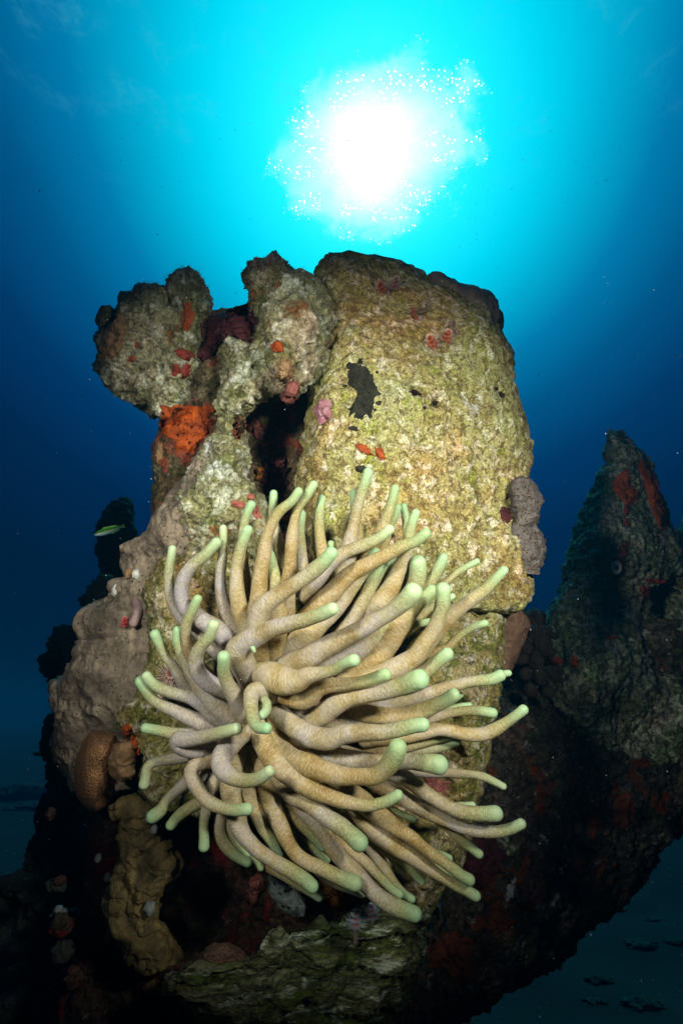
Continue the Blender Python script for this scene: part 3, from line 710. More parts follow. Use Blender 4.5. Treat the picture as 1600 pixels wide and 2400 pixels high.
def crust(name, cx, cy, rx, ry, mat, rot=0, thick=0.005, amp=0.35, parent=None, seed=0, nr=14, na=56, lumps=0.5, shape=None):
    """an encrusting growth lying on the rock, centred on a spot of the surface"""
    pts = []; ok = None
    for i in range(nr + 1):
        f = i / nr
        for k in range(na):
            a = 2 * math.pi * k / na
            if shape is not None:
                j = (k / na) * len(shape); i0 = int(j) % len(shape); i1 = (i0 + 1) % len(shape); fr_ = j - int(j)
                bx = shape[i0][0] * (1 - fr_) + shape[i1][0] * fr_ - cx; by = shape[i0][1] * (1 - fr_) + shape[i1][1] * fr_ - cy
            else:
                bx = rx * math.cos(a); by = ry * math.sin(a)
                bx, by = bx * math.cos(rot) - by * math.sin(rot), bx * math.sin(rot) + by * math.cos(rot)
            ns = float(fbm(np.array([math.cos(a) * 1.2 + seed, math.sin(a) * 1.2, seed * .7]), 2.2, 5, .72)) * 1.5
            s = f * (1 + amp * ns)
            loc, nor = hit(cx + bx * s, cy + by * s)
            if loc is None: loc, nor = (pts[-1][0], pts[-1][1]) if pts else (P(cx, cy, .85), -FWD)
            pts.append((loc, nor, f))
    L = np.array([p[0] for p in pts]); Nn = np.array([p[1] for p in pts]); f = np.array([p[2] for p in pts])
    # keep the crust on one sheet: pull stray depth back towards the middle one
    dep = L @ FWD; med = np.median(dep); bad = np.abs(dep - med) > 0.09
    L[bad] = L[bad] * (med / dep[bad])[:, None]
    Nn = Nn * .5 + (-L / np.linalg.norm(L, axis=1, keepdims=True)) * .5
    h = thick * (np.sqrt(np.clip(1 - f ** 3, 0, 1)) * 1.25 - 0.25) + thick * lumps * fbm(L, 90, 3, .5, seed) * (1 - f ** 2)
    V = L + Nn * h[:, None]
    idx = np.arange((nr + 1) * na).reshape(nr + 1, na)
    F = np.stack([idx[:-1], idx[1:], np.roll(idx[1:], -1, 1), np.roll(idx[:-1], -1, 1)], -1).reshape(-1, 4)
    return mesh_obj(name, V, F, mat, parent)


def thing_crust(name, label, cat, *a, group=None, **k):
    o = crust(name, *a, **k); tag(o, label, cat, group); return o


thing_crust('black_sponge', 'black speckled sponge patch on the upper left of the slab', 'sponge', 850, 905, 0, 0, M['black'], thick=.0035, amp=.30, lumps=1.6, seed=1,
            shape=[(885, 905), (890, 925), (878, 945), (868, 975), (845, 978), (822, 970), (825, 950), (838, 935), (832, 915), (812, 895), (815, 860), (840, 853), (865, 858), (875, 885)], na=84, nr=18)
for px, py, rx, ry, rot in ((974, 921, 15, 6.5, .35), (1017, 946, 10, 6, -.4), (995, 956, 4.5, 4.5, 0), (899, 1264, 8, 5, .5), (915, 1258, 7, 4, -.3), (1176, 926, 9, 7, .8), (1164, 911, 5, 5, 0)):
    h_ = crust('painted_hole_shade', px, py, rx, ry, M['painted_hole_shade'], rot=rot, thick=.0012, amp=.4, seed=px * .01, na=28, nr=5, lumps=0)  # dark crust paints in the shade inside the slab's dents
    h_.parent = slab; h_.location = np.array(h_.location) - np.array(slab.location)
for k, (px, py, rx, ry, rot, lb) in enumerate([(852, 1052, 24, 10, .55, 'long rust-red sponge patch below the black sponge'), (891, 1064, 18, 9, 1.1, 'smaller rust-red sponge patch right of the long one'),]):
    thing_crust('red_sponge', lb, 'sponge', px, py, rx, ry, M['orange_dim'], rot=rot, thick=.0045, amp=.5, seed=4 + k)
for k in range(12):
    a_ = rng.uniform(0, 6.28)
    c_ = crust('satellite', 850 + 42 * math.cos(a_), 912 + 66 * math.sin(a_), rng.uniform(3, 8), rng.uniform(3, 8), M['black'], thick=.002, amp=.7, seed=110 + k, na=24, nr=5)
    bs_ = bpy.data.objects['black_sponge']; c_.parent = bs_; c_.location = np.array(c_.location) - np.array(bs_.location)
thing_crust('black_sponge', 'tiny black sponge spot between black patch and rust-red patches', 'sponge', 828, 1004, 12, 6, M['black'], rot=.3, thick=.003, seed=8, na=32, nr=8)
thing_crust('black_sponge', 'dark grey sponge smudge just above the highest anemone tentacle', 'sponge', 848, 1100, 15, 10, M['black'], rot=.3, thick=.003, seed=9, na=32, nr=8)
thing_crust('maroon_crust', 'dull maroon crust near the right edge of the slab', 'sponge', 1186, 1206, 14, 20, M['maroon'], rot=-.4, thick=.003, seed=10, na=40, nr=8)
thing_crust('orange_sponge', 'large bright orange sponge under the left coral knob', 'sponge', 440, 985, 0, 0, M['orange'], thick=.008, amp=.25, seed=12, na=110, nr=24,
            shape=[(510, 962), (500, 975), (492, 990), (488, 1015), (470, 1035), (452, 1062), (435, 1075), (420, 1060), (398, 1040), (378, 1005), (368, 975), (370, 950), (395, 952), (430, 945), (470, 952), (495, 952)])
thing_crust('orange_sponge', 'rusty orange streak on the inner side of the left knob', 'sponge', 440, 745, 14, 38, M['orange_dim'], rot=.15, thick=.004, amp=.5, seed=13)
thing_crust('orange_sponge', 'small glowing orange sponge on the middle knob', 'sponge', 651, 812, 16, 14, M['orange'], thick=.007, amp=.4, seed=15)
thing_crust('tan_crust', 'tan crust on the outer edge of the left knob', 'sponge', 268, 790, 24, 62, M['tan'], rot=.35, thick=.006, amp=.35, seed=16, na=64)
thing_crust('tan_crust', 'tan lump below the small orange sponge on the middle knob', 'sponge', 668, 868, 20, 32, M['tan'], rot=.1, thick=.008, amp=.4, seed=18)
thing_crust('tan_crust', 'pale tan crust left of the base of the large orange sponge', 'sponge', 372, 1058, 10, 26, M['tan'], thick=.005, amp=.4, seed=19, na=40)
for k, (px, py, rx, ry) in enumerate([(309, 840, 9, 9), (320, 808, 5, 8)]):
    thing_crust('orange_sponge', ['tiny rust spot low on the left knob', 'tiny red-orange spot in the middle of the left knob'][k], 'sponge', px, py, rx, ry, M['orange_dim'], thick=.003, amp=.5, seed=30 + k, na=28, nr=6)
thing_crust('maroon_sponge', 'dark maroon sponge slung between the left and middle knobs', 'sponge', 520, 780, 0, 0, M['maroon'], thick=.012, amp=.15, seed=21, na=96, nr=20,
            shape=[(600, 715), (606, 760), (608, 795), (590, 805), (572, 780), (555, 760), (530, 790), (505, 825), (490, 845), (465, 850), (460, 825), (468, 790), (470, 755), (490, 738), (530, 728), (565, 706)])
for k, (px, py, rx, ry, rot) in enumerate([(432, 830, 22, 14, .4), (412, 868, 10, 16, 0), (436, 868, 12, 18, .2)]):
    thing_crust('red_sponge', ['dull red sponge left of the maroon sponge', 'small brick-red patch below left knob, nearest the edge', 'small brick-red patch below the dull red sponge'][k], 'sponge',
                px, py, rx, ry, M['red'], rot=rot, thick=.004, amp=.5, seed=34 + k, na=36, nr=8)
for k, (px, py, rx, ry, rot) in enumerate([(558, 1182, 17, 10, .1), (598, 1195, 10, 24, -.5), (588, 1165, 10, 8, 0), (675, 1205, 14, 22, .7)]):
    thing_crust('salmon_algae', ['oval salmon-pink crust left of the highest left tentacle', 'salmon-pink streak right of a tentacle tip on the ridge', 'small salmon spot at the hollow edge', 'salmon crust between the long upright tentacles'][k], 'algae',
                px, py, rx, ry, M['salmon'], rot=rot, thick=.003, amp=.5, seed=40 + k, na=36, nr=8)
# in the hollow of the pinnacle
for k, (px, py, rx, ry, rot, mt) in enumerate([(590, 975, 10, 40, .3, 'pinkrock'), (632, 1030, 34, 12, -.6, 'pinkrock'), (602, 1010, 16, 20, 0, 'pinkrock'), (700, 950, 16, 46, .2, 'red'), (560, 1000, 12, 26, .1, 'column'),
                                               (640, 1120, 34, 50, .1, 'maroon'), (652, 1090, 20, 26, .3, 'pinkrock'), (611, 1110, 9, 18, .3, 'amber'), (680, 920, 18, 30, .5, 'pinkrock')]):
    thing_crust('cave_growth', ['thin pink crust at the left lip of the hollow', 'slanting pink crust across the hollow', 'pink lump in the middle of the hollow', 'dull red crust on the right wall of the hollow',
                                'brown crust at the left rim of the hollow', 'deep maroon sponge at the foot of the hollow', 'pink crust above the deep maroon sponge', 'amber crust at the foot of the hollow, left side',
                                'pink crust under the roof of the hollow'][k], 'sponge', px, py, rx, ry, M[mt], rot=rot, thick=.016, amp=.6, seed=50 + k, na=44, nr=12, lumps=1.0)
# orange on the boulder's left corner
for k, (px, py, rx, ry, rot) in enumerate([(298, 1712, 13, 16, 0), (315, 1738, 8, 20, -.3), (324, 1764, 5, 8, 0)]):
    thing_crust('orange_sponge', ['bright orange sponge lobe at the left corner of the boulder', 'long orange sponge lobe just below the bright lobe', 'smallest orange sponge dot at the boulder\'s left corner'][k], 'sponge',
                px, py, rx, ry, M['orange'], rot=rot, thick=.007, amp=.3, seed=60 + k, na=40, nr=10)
# right pillar
thing_crust('orange_sponge', 'broad rust-orange sponge high on the far right pillar', 'sponge', 1468, 1150, 0, 0, M['orange_dim'], thick=.01, amp=.15, seed=64, na=72, nr=16,
            shape=[(1500, 1160), (1495, 1175), (1478, 1185), (1462, 1180), (1448, 1165), (1432, 1145), (1430, 1130), (1445, 1112), (1468, 1100), (1474, 1105), (1476, 1130), (1488, 1145)])
thing_crust('orange_sponge', 'long rusty sponge band down the shaded right side of the pillar', 'sponge', 1532, 1160, 18, 96, M['orange_dim'], rot=-.30, thick=.008, amp=.35, seed=66, na=60)
for k, (px, py, rx, ry, rot, mt) in enumerate([(1468, 1195, 8, 14, .1, 'red'), (1440, 1330, 20, 24, .2, 'red'), (1462, 1290, 8, 26, .4, 'red'), (1300, 1548, 17, 12, 0, 'red'), (1346, 1552, 9, 14, 0, 'orange'), (1510, 1386, 12, 16, -.4, 'red'),
                                               (1535, 1362, 22, 6, .1, 'red'), (1432, 1495, 18, 4, 0, 'red'), (1468, 1225, 7, 12, -.4, 'red')]):
    thing_crust('red_sponge', ['red drip just below the broad rust-orange sponge', 'red sponge around the white ringed tube on the pillar', 'thin red curve right above the white ringed tube', 'crimson spot low on the pillar, left of an orange dot',
                               'orange dot low on the far pillar', 'dull crimson patch at the pillar\'s dark recess', 'thin red bar above the pillar\'s dark recess', 'thin dark red line low on the pillar', 'narrow red streak halfway up the pillar'][k], 'sponge',
                px, py, rx, ry, M[mt], rot=rot, thick=.008, amp=.5, seed=70 + k, na=36, nr=8)
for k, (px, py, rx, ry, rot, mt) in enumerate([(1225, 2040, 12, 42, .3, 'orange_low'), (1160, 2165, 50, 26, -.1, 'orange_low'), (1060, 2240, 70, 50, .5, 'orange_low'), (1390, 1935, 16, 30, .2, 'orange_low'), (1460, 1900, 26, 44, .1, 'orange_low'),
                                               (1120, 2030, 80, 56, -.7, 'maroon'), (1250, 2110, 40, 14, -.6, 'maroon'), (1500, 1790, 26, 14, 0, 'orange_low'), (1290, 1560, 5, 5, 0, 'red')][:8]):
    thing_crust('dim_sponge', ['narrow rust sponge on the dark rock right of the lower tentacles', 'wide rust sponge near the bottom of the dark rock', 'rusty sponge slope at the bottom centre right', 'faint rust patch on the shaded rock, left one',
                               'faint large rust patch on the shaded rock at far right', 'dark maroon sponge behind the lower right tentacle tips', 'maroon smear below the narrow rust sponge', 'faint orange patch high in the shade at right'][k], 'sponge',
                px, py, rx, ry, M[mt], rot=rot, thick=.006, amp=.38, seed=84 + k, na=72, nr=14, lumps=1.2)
# below the anemone
thing_crust('amber_sponge', 'amber-orange sponge behind the blue-grey sponge and tentacle tips', 'sponge', 755, 2090, 60, 36, M['amber'], rot=.2, thick=.02, amp=.5, seed=95, na=56)
thing_crust('pink_crust', 'dusty pink crust in the hollow left of the blue-grey sponge', 'algae', 598, 2082, 20, 40, M['pinkrock'], rot=.2, thick=.014, amp=.5, seed=97, na=40)
thing_crust('maroon_sponge', 'barely lit maroon sponge in the hollow below left tentacles', 'sponge', 410, 2200, 36, 46, M['maroon'], rot=.2, thick=.014, amp=.5, seed=98, na=40)
thing_crust('maroon_sponge', 'round dark red sponge beside the mustard coral foot', 'sponge', 345, 2290, 36, 50, M['maroon'], rot=.2, thick=.02, amp=.3, seed=99, na=40)
thing_crust('purple_crust', 'purplish crust on the boulder between lower right tentacles', 'algae', 1025, 1840, 30, 16, M['pinkrock'], rot=.3, thick=.004, amp=.6, seed=101, na=40)
thing_crust('pale_crust', 'pale blue-white crust edging the narrow rust sponge', 'algae', 1196, 2088, 9, 34, M['white'], rot=.35, thick=.006, amp=.7, seed=102, na=40)
thing_crust('pale_crust', 'pale grey-green crust above the maroon sponge on dark rock', 'algae', 1190, 1985, 34, 18, M['pillar'], rot=.6, thick=.01, amp=.7, seed=103, na=40)

# blue-grey hanging sponge
bs = rock('blue_grey_sponge', [(2020, 655, 672), (2035, 636, 690), (2060, 630, 700), (2090, 632, 705), (2110, 640, 712), (2128, 652, 718), (2140, 668, 716), (2150, 690, 714)], [(670, 2090, .77)], M['tube_sponge'],
          Rpx=40, drop=.045, T=.05, step=1.8, amp=.004, nscale=16, fineamp=.0012, pitted=.006, seed=105, warp=3, target=False)
tag(bs, 'pear-shaped blue-grey sponge with dark pores hanging below the anemone', 'sponge')
o = rock('brown_lump_coral', [(2213, 500, 535), (2224, 478, 560), (2240, 464, 578), (2258, 462, 590), (2272, 475, 585), (2280, 500, 560)], [(525, 2245, .72)], M['brown_lump'], Rpx=34, drop=.045, T=.05,
         step=1.8, amp=.005, nscale=26, fineamp=.0025, seed=107, warp=4)
tag(o, 'brown fuzzy lump resting on the ledge at the bottom', 'coral')

# pink coralline tuft on the slab's left edge
pk = empty('pink_coralline_tuft', hit(758, 968)[0], label='ruffled pink coralline algae tuft at the hollow\'s right rim', cat='algae')
for k in range(15):
    a = rng.uniform(0, 6.28); q = math.sqrt(rng.uniform(0, 1))
    px, py = 758 + 17 * q * math.cos(a), 966 + 24 * q * math.sin(a)
    loc, nor = hit(px, py)
    dd = min(float(loc @ FWD), .83) - .012
    blob('lobe', P(px, py, dd), .0055, M['pink'], pk, rng.uniform(.8, 1.5), .9, rng.uniform(.8, 1.4), amp=.5, nscale=2.6, seed=k * 2., n=12, rot=rng.uniform(-1, 1))

# knobby brown coral between slab and pillar
kb = empty('knobby_coral', P(1290, 1560, 1.2), label='cluster of dark brown rounded coral knobs low between slab and pillar', cat='coral')
for k, (px, py, r) in enumerate([(1255, 1488, 18), (1283, 1480, 14), (1270, 1508, 24), (1300, 1490, 9), (1228, 1520, 18), (1240, 1500, 9), (1222, 1546, 15), (1256, 1550, 19), (1286, 1530, 15),
                                 (1265, 1586, 17), (1230, 1580, 12), (1300, 1580, 16), (1244, 1618, 14), (1284, 1622, 15)]):
    dd = 1.19 - .0004 * (py - 1480)
    blob('knob', P(px, py, dd), r * dd / FPX, M['knob'], kb, rng.uniform(.85, 1.2), 1, rng.uniform(.9, 1.35), amp=.28, nscale=1.6, seed=k * 1.7, n=18)

# white-ringed tube on the pillar
loc, nor = hit(1440, 1330)
rt = empty('ringed_tube_worm', loc, label='white ringed tube on red sponge, middle of the far pillar', cat='tube worm')
def torus(name, c, R0, r0, mat, parent, axis, n=24, m=10):
    q = Vector(axis).to_track_quat('Z', 'Y').to_matrix()
    V = []; F = []
    for i in range(n):
        a = 2 * math.pi * i / n
        for j in range(m):
            b_ = 2 * math.pi * j / m
            v = q @ Vector(((R0 + r0 * math.cos(b_)) * math.cos(a), (R0 + r0 * math.cos(b_)) * math.sin(a) * 1.25, r0 * math.sin(b_)))
            V.append(np.array(v) + c)
    for i in range(n):
        for j in range(m):
            F.append([i * m + j, ((i + 1) % n) * m + j, ((i + 1) % n) * m + (j + 1) % m, i * m + (j + 1) % m])
    return mesh_obj(name, V, F, mat, parent)
torus('ring', loc - FWD * .008, .0085, .0045, M['white'], rt, -FWD)
blob('mouth', loc - FWD * .008, .006, M['maroon'], rt, 1, .5, 1, amp=.2, n=12)

# feathery green algae on the crest coral
def tube_path(name, pts, rads, mat, parent=None, sides=12, step_m=0.003, wob=0.0):
    pts = np.array(pts, float); n = len(pts)
    # Catmull-Rom
    ext = np.vstack([2 * pts[0] - pts[1], pts, 2 * pts[-1] - pts[-2]])
    er = np.concatenate([[rads[0]], rads, [rads[-1]]])
    C = []; RR = []
    for i in range(1, n):
        p0, p1, p2, p3 = ext[i - 1], ext[i], ext[i + 1], ext[i + 2]
        seg = np.linalg.norm(p2 - p1); k = max(2, int(seg / step_m))
        for j in range(k):
            t_ = j / k
            C.append(0.5 * ((2 * p1) + (-p0 + p2) * t_ + (2 * p0 - 5 * p1 + 4 * p2 - p3) * t_ ** 2 + (-p0 + 3 * p1 - 3 * p2 + p3) * t_ ** 3))
            s = t_ * t_ * (3 - 2 * t_); RR.append(er[i] * (1 - s) + er[i + 1] * s)
    C.append(pts[-1]); RR.append(rads[-1])
    C = np.array(C); RR = np.array(RR)
    if wob:
        ls = np.concatenate([[0], np.cumsum(np.linalg.norm(np.diff(C, axis=0), axis=1))])
        RR = RR * (1 + .10 * vnoise(np.stack([ls * 38, ls * 0 + wob * 3.7, ls * 0], -1)))
    for _ in range(3): RR[1:-1] = (RR[:-2] + 2 * RR[1:-1] + RR[2:]) / 4
    Tn = np.gradient(C, axis=0); Tn /= np.linalg.norm(Tn, axis=1, keepdims=True) + 1e-12
    # hemispherical tip: extra rings
    m = 7
    cap = []
    for j in range(1, m + 1):
        a = (math.pi / 2) * j / m
        cap.append((C[-1] + Tn[-1] * RR[-1] * math.sin(a), RR[-1] * math.cos(a)))
    L = np.concatenate([[0], np.cumsum(np.linalg.norm(np.diff(C, axis=0), axis=1))])
    Lc = [L[-1] + RR[-1] * (math.pi / 2) * j / m for j in range(1, m + 1)]
    tot = Lc[-1]
    nrm = np.cross(Tn[0], [0.3, 0.5, 0.8]); nrm /= np.linalg.norm(nrm)
    V = []; LEN = []
    rings = [(C[i], RR[i], Tn[i], L[i]) for i in range(len(C))] + [(c_, max(r_, 1e-5), Tn[-1], l_) for (c_, r_), l_ in zip(cap, Lc)]
    for (c_, r_, tt, l_) in rings:
        nrm = nrm - tt * (nrm @ tt); nrm /= np.linalg.norm(nrm)
        bn = np.cross(tt, nrm)
        for k in range(sides):
            a = 2 * math.pi * k / sides
            V.append(c_ + (nrm * math.cos(a) + bn * math.sin(a)) * r_)
        LEN.append(tot - l_)
    if wob:
        VA = np.array(V); cc = np.repeat(np.array([q_[0] for q_ in rings]), sides, 0); dv_ = VA - cc
        VA = cc + dv_ * (1 + .09 * fbm(VA, 70, 3, .5, wob))[:, None]; V = list(VA)
    nr_ = len(rings); F = []; uv = []
    for i in range(nr_ - 1):
        for k in range(sides):
            k2 = (k + 1) % sides
            F.append([i * sides + k, i * sides + k2, (i + 1) * sides + k2, (i + 1) * sides + k])
            uv += [(k / sides, LEN[i]), ((k + 1) / sides, LEN[i]), ((k + 1) / sides, LEN[i + 1]), (k / sides, LEN[i + 1])]
    F.append([k for k in range(sides)][::-1]); uv += [(k / sides, LEN[0]) for k in range(sides)][::-1]
    return mesh_obj(name, V, F, mat, parent, uv=uv)


def feather(px, py, d0, h, label):
    c0 = P(px, py, d0)
    V = []; F = []
    for s in range(7):
        a = rng.uniform(-1.1, 1.1); top = c0 + (RIGHT * math.sin(a) + UP * math.cos(a)) * h * rng.uniform(.7, 1) + FWD * rng.uniform(-.3, .3) * h
        for j in range(14):
            f = j / 14; p = c0 * (1 - f) + top * f
            for sgn in (-1, 1):
                dr = (RIGHT * math.cos(a) * sgn - UP * math.sin(a) * sgn) * h * .38 * math.sin(math.pi * min(1, f + .15)) + UP * h * .1
                k = len(V); V += [p - UP * h * .02, p + dr, p + UP * h * .03]; F.append([k, k + 1, k + 2])
        k = len(V); V += [c0 - RIGHT * .0006, c0 + RIGHT * .0006, top]; F.append([k, k + 1, k + 2])
    o = mesh_obj('feather_algae', V, F, M['green_algae'], smooth=False)
    return tag(o, label, 'algae')


feather(1128, 698, 1.0, .014, 'upper tuft of dark green feathery algae on the crest coral')
feather(1148, 712, .99, .014, 'lower tuft of dark green feathery algae near the slab shoulder edge')

# ------------------------------------------------------------------ turf: short strands all over the rocks
def turf(name, mat, label, picks, count, length, width):
    V = []; F = []
    for (Vt, Nt, share, ln) in picks:
        n = int(count * share)
        ii = rng.integers(0, len(Nt), n)
        p = Vt[ii]; nn = Nt[ii]
        # keep what can be seen from the front half
        keep = (nn * p).sum(1) < 0.35 * np.linalg.norm(p, axis=1)
        p = p[keep]; nn = nn[keep]; n = len(p)
        dirs = nn + rng.normal(0, .55, (n, 3)) + np.array([0, 0, .25]); dirs /= np.linalg.norm(dirs, axis=1, keepdims=True)
        side = np.cross(dirs, rng.normal(0, 1, (n, 3))); side /= np.linalg.norm(side, axis=1, keepdims=True)
        l = (length * ln * rng.uniform(.4, 1.3, n) ** 1.6)[:, None]; bend = rng.normal(0, .3, (n, 3)) * l
        a = p - dirs * .001 + side * width; b_ = p - dirs * .001 - side * width
        c_ = p + dirs * l * .55 + side * width * .7; d_ = p + dirs * l * .55 - side * width * .7
        e_ = p + dirs * l + bend
        k = len(V) if not V else sum(len(v) for v in V)
        base = k + np.arange(n) * 5
        V.append(np.stack([a, b_, d_, c_, e_], 1).reshape(-1, 3))
        F += np.stack([base, base + 1, base + 2, base + 3], -1).tolist()
        F += np.stack([base + 3, base + 2, base + 4], -1).tolist()
    V = np.vstack(V)
    o = mesh_obj(name, V, F, mat, smooth=False, fix=False)
    return tag(o, label, 'turf algae', kind='stuff')


def tv(i): V, F, N = TARGETS[i]; return V[:len(N)], N
# TARGETS order: slab, boulder, trunk, ridge, knob(mid), knob(left), knob small lump, ledge, cavern, peak, foot, ...
picks = [(*tv(0), .26, .7), (*tv(1), .20, .9), (*tv(3), .08, 1.0), (*tv(4), .11, 1.3), (*tv(5), .13, 1.6), (*tv(6), .05, 1.6), (*tv(7), .03, 1.6), (*tv(8), .04, 1.3), (*tv(9), .02, 1), (*tv(10), .12, 1)]
turf('turf_algae', M['turf'], 'short fuzzy turf algae over slab, boulder, knobs and ledge', picks, 42000, .0048, .00022)
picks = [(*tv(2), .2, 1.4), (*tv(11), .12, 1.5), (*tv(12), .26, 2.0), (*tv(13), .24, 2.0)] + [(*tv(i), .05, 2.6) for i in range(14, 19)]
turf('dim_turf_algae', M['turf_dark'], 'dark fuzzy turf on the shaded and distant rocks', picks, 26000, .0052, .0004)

# ------------------------------------------------------------------ the sea anemone
def tentacle_mat(name, pal):
    m, t, b = new_mat(name, 0.46, 0.28)
    uvn = t.n.new('ShaderNodeUVMap'); uvn.uv_map = 'UVMap'
    sep = t.n.new('ShaderNodeSeparateXYZ'); t.l.new(uvn.outputs[0], sep.inputs[0])
    ang_ = t.math('MULTIPLY', sep.outputs[0], 2 * math.pi)
    info = t.n.new('ShaderNodeObjectInfo')
    zoff = t.math('MULTIPLY', info.outputs['Random'], 9.0)
    cx_ = t.math('MULTIPLY', t.math('COSINE', ang_), 0.010); sx_ = t.math('MULTIPLY', t.math('SINE', ang_), 0.010)
    vec = t.comb(t.math('ADD', cx_, zoff), sx_, sep.outputs[1])
    vs = t.comb(t.math('MULTIPLY', t.math('ADD', cx_, zoff), .34), t.math('MULTIPLY', sx_, .34), sep.outputs[1])
    ridge = t.noise(vs, 700, 2.0, 0.5, 0.8)
    patchn = t.noise(vec, 26, 3, 0.5, 0.5)
    tip = t.math('ADD', sep.outputs[1], t.math('MULTIPLY', t.math('SUBTRACT', patchn, 0.5), 0.012))
    base_c = t.ramp(patchn, [(0.34, pal[0]), (0.48, pal[1]), (0.60, pal[2])])
    var = t.ramp(info.outputs['Random'], [(0.0, (0.92, 0.80, 0.52)), (0.3, (1.05, 1.0, 0.85)), (0.6, (1.12, 1.12, 1.10)), (0.8, (0.88, 0.92, 1.10)), (1.0, (0.98, 1.02, 1.25))])
    base_c = t.mix(1.0, base_c, var, 'MULTIPLY')
    body = t.mix(t.math('MULTIPLY', t.sstep(ridge, 0.46, 0.64), .36), base_c, (0.58, 0.54, 0.40))
    body = t.mix(t.math('MULTIPLY', t.math('SUBTRACT', 1.0, t.sstep(ridge, 0.36, 0.47)), .34), body, (0.22, 0.15, 0.06))
    green = t.mix(t.sstep(ridge, 0.40, 0.60), (0.235, 0.24, 0.085), (0.37, 0.40, 0.19))
    c = t.mix(t.math('SUBTRACT', 1.0, t.sstep(tip, 0.012, 0.075)), body, green)
    tipc = t.ramp(info.outputs['Random'], [(0.0, (0.26, 0.40, 0.20)), (0.35, (0.34, 0.52, 0.30)), (0.7, (0.27, 0.48, 0.27)), (1.0, (0.42, 0.54, 0.34))])
    c = t.mix(t.math('SUBTRACT', 1.0, t.sstep(tip, -0.004, 0.040)), c, tipc)
    c = t.mix(t.math('MULTIPLY', t.math('SUBTRACT', 1.0, t.sstep(sep.outputs[1], 0.0004, 0.0026)), 0.6), c, (0.30, 0.32, 0.13))
    t.l.new(c, b.inputs['Base Color'])
    b.inputs['Subsurface Weight'].default_value = 0.45
    b.inputs['Subsurface Radius'].default_value = (1.0, 0.7, 0.3)
    b.inputs['Subsurface Scale'].default_value = 0.012
    fade = t.sstep(sep.outputs[1], 0.006, 0.024)
    bump(t, b, t.math('MULTIPLY', ridge, t.math('ADD', t.math('MULTIPLY', fade, .9), .12)), 0.6, 0.0028)
    return m


M['tentacle'] = tentacle_mat('tentacle_skin', ((0.27, 0.195, 0.065), (0.36, 0.30, 0.150), (0.39, 0.345, 0.255)))
M['tentacle_mauve'] = tentacle_mat('mauve_tentacle_skin', ((0.27, 0.215, 0.12), (0.335, 0.295, 0.215), (0.35, 0.32, 0.285)))

m, t, b = new_mat('oral_disc_skin', 0.45, 0.3)
geo = t.n.new('ShaderNodeNewGeometry')
n = t.noise(geo.outputs['Position'], 40, 4, 0.6, .3)
t.l.new(t.ramp(n, [(0.3, (0.26, 0.14, 0.08)), (0.7, (0.46, 0.32, 0.23))]), b.inputs['Base Color'])
bump(t, b, t.noise(t.vmath('MULTIPLY', geo.outputs['Position'], (1, 1, 3)), 60, 3, .6, 1.), 0.5, 0.006)
M['disc'] = m

D0 = 0.690
anem = empty('sea_anemone', P(700, 1690, D0 + .05), label='giant anemone with tan tentacles and pale green tips at centre', cat='sea anemone')
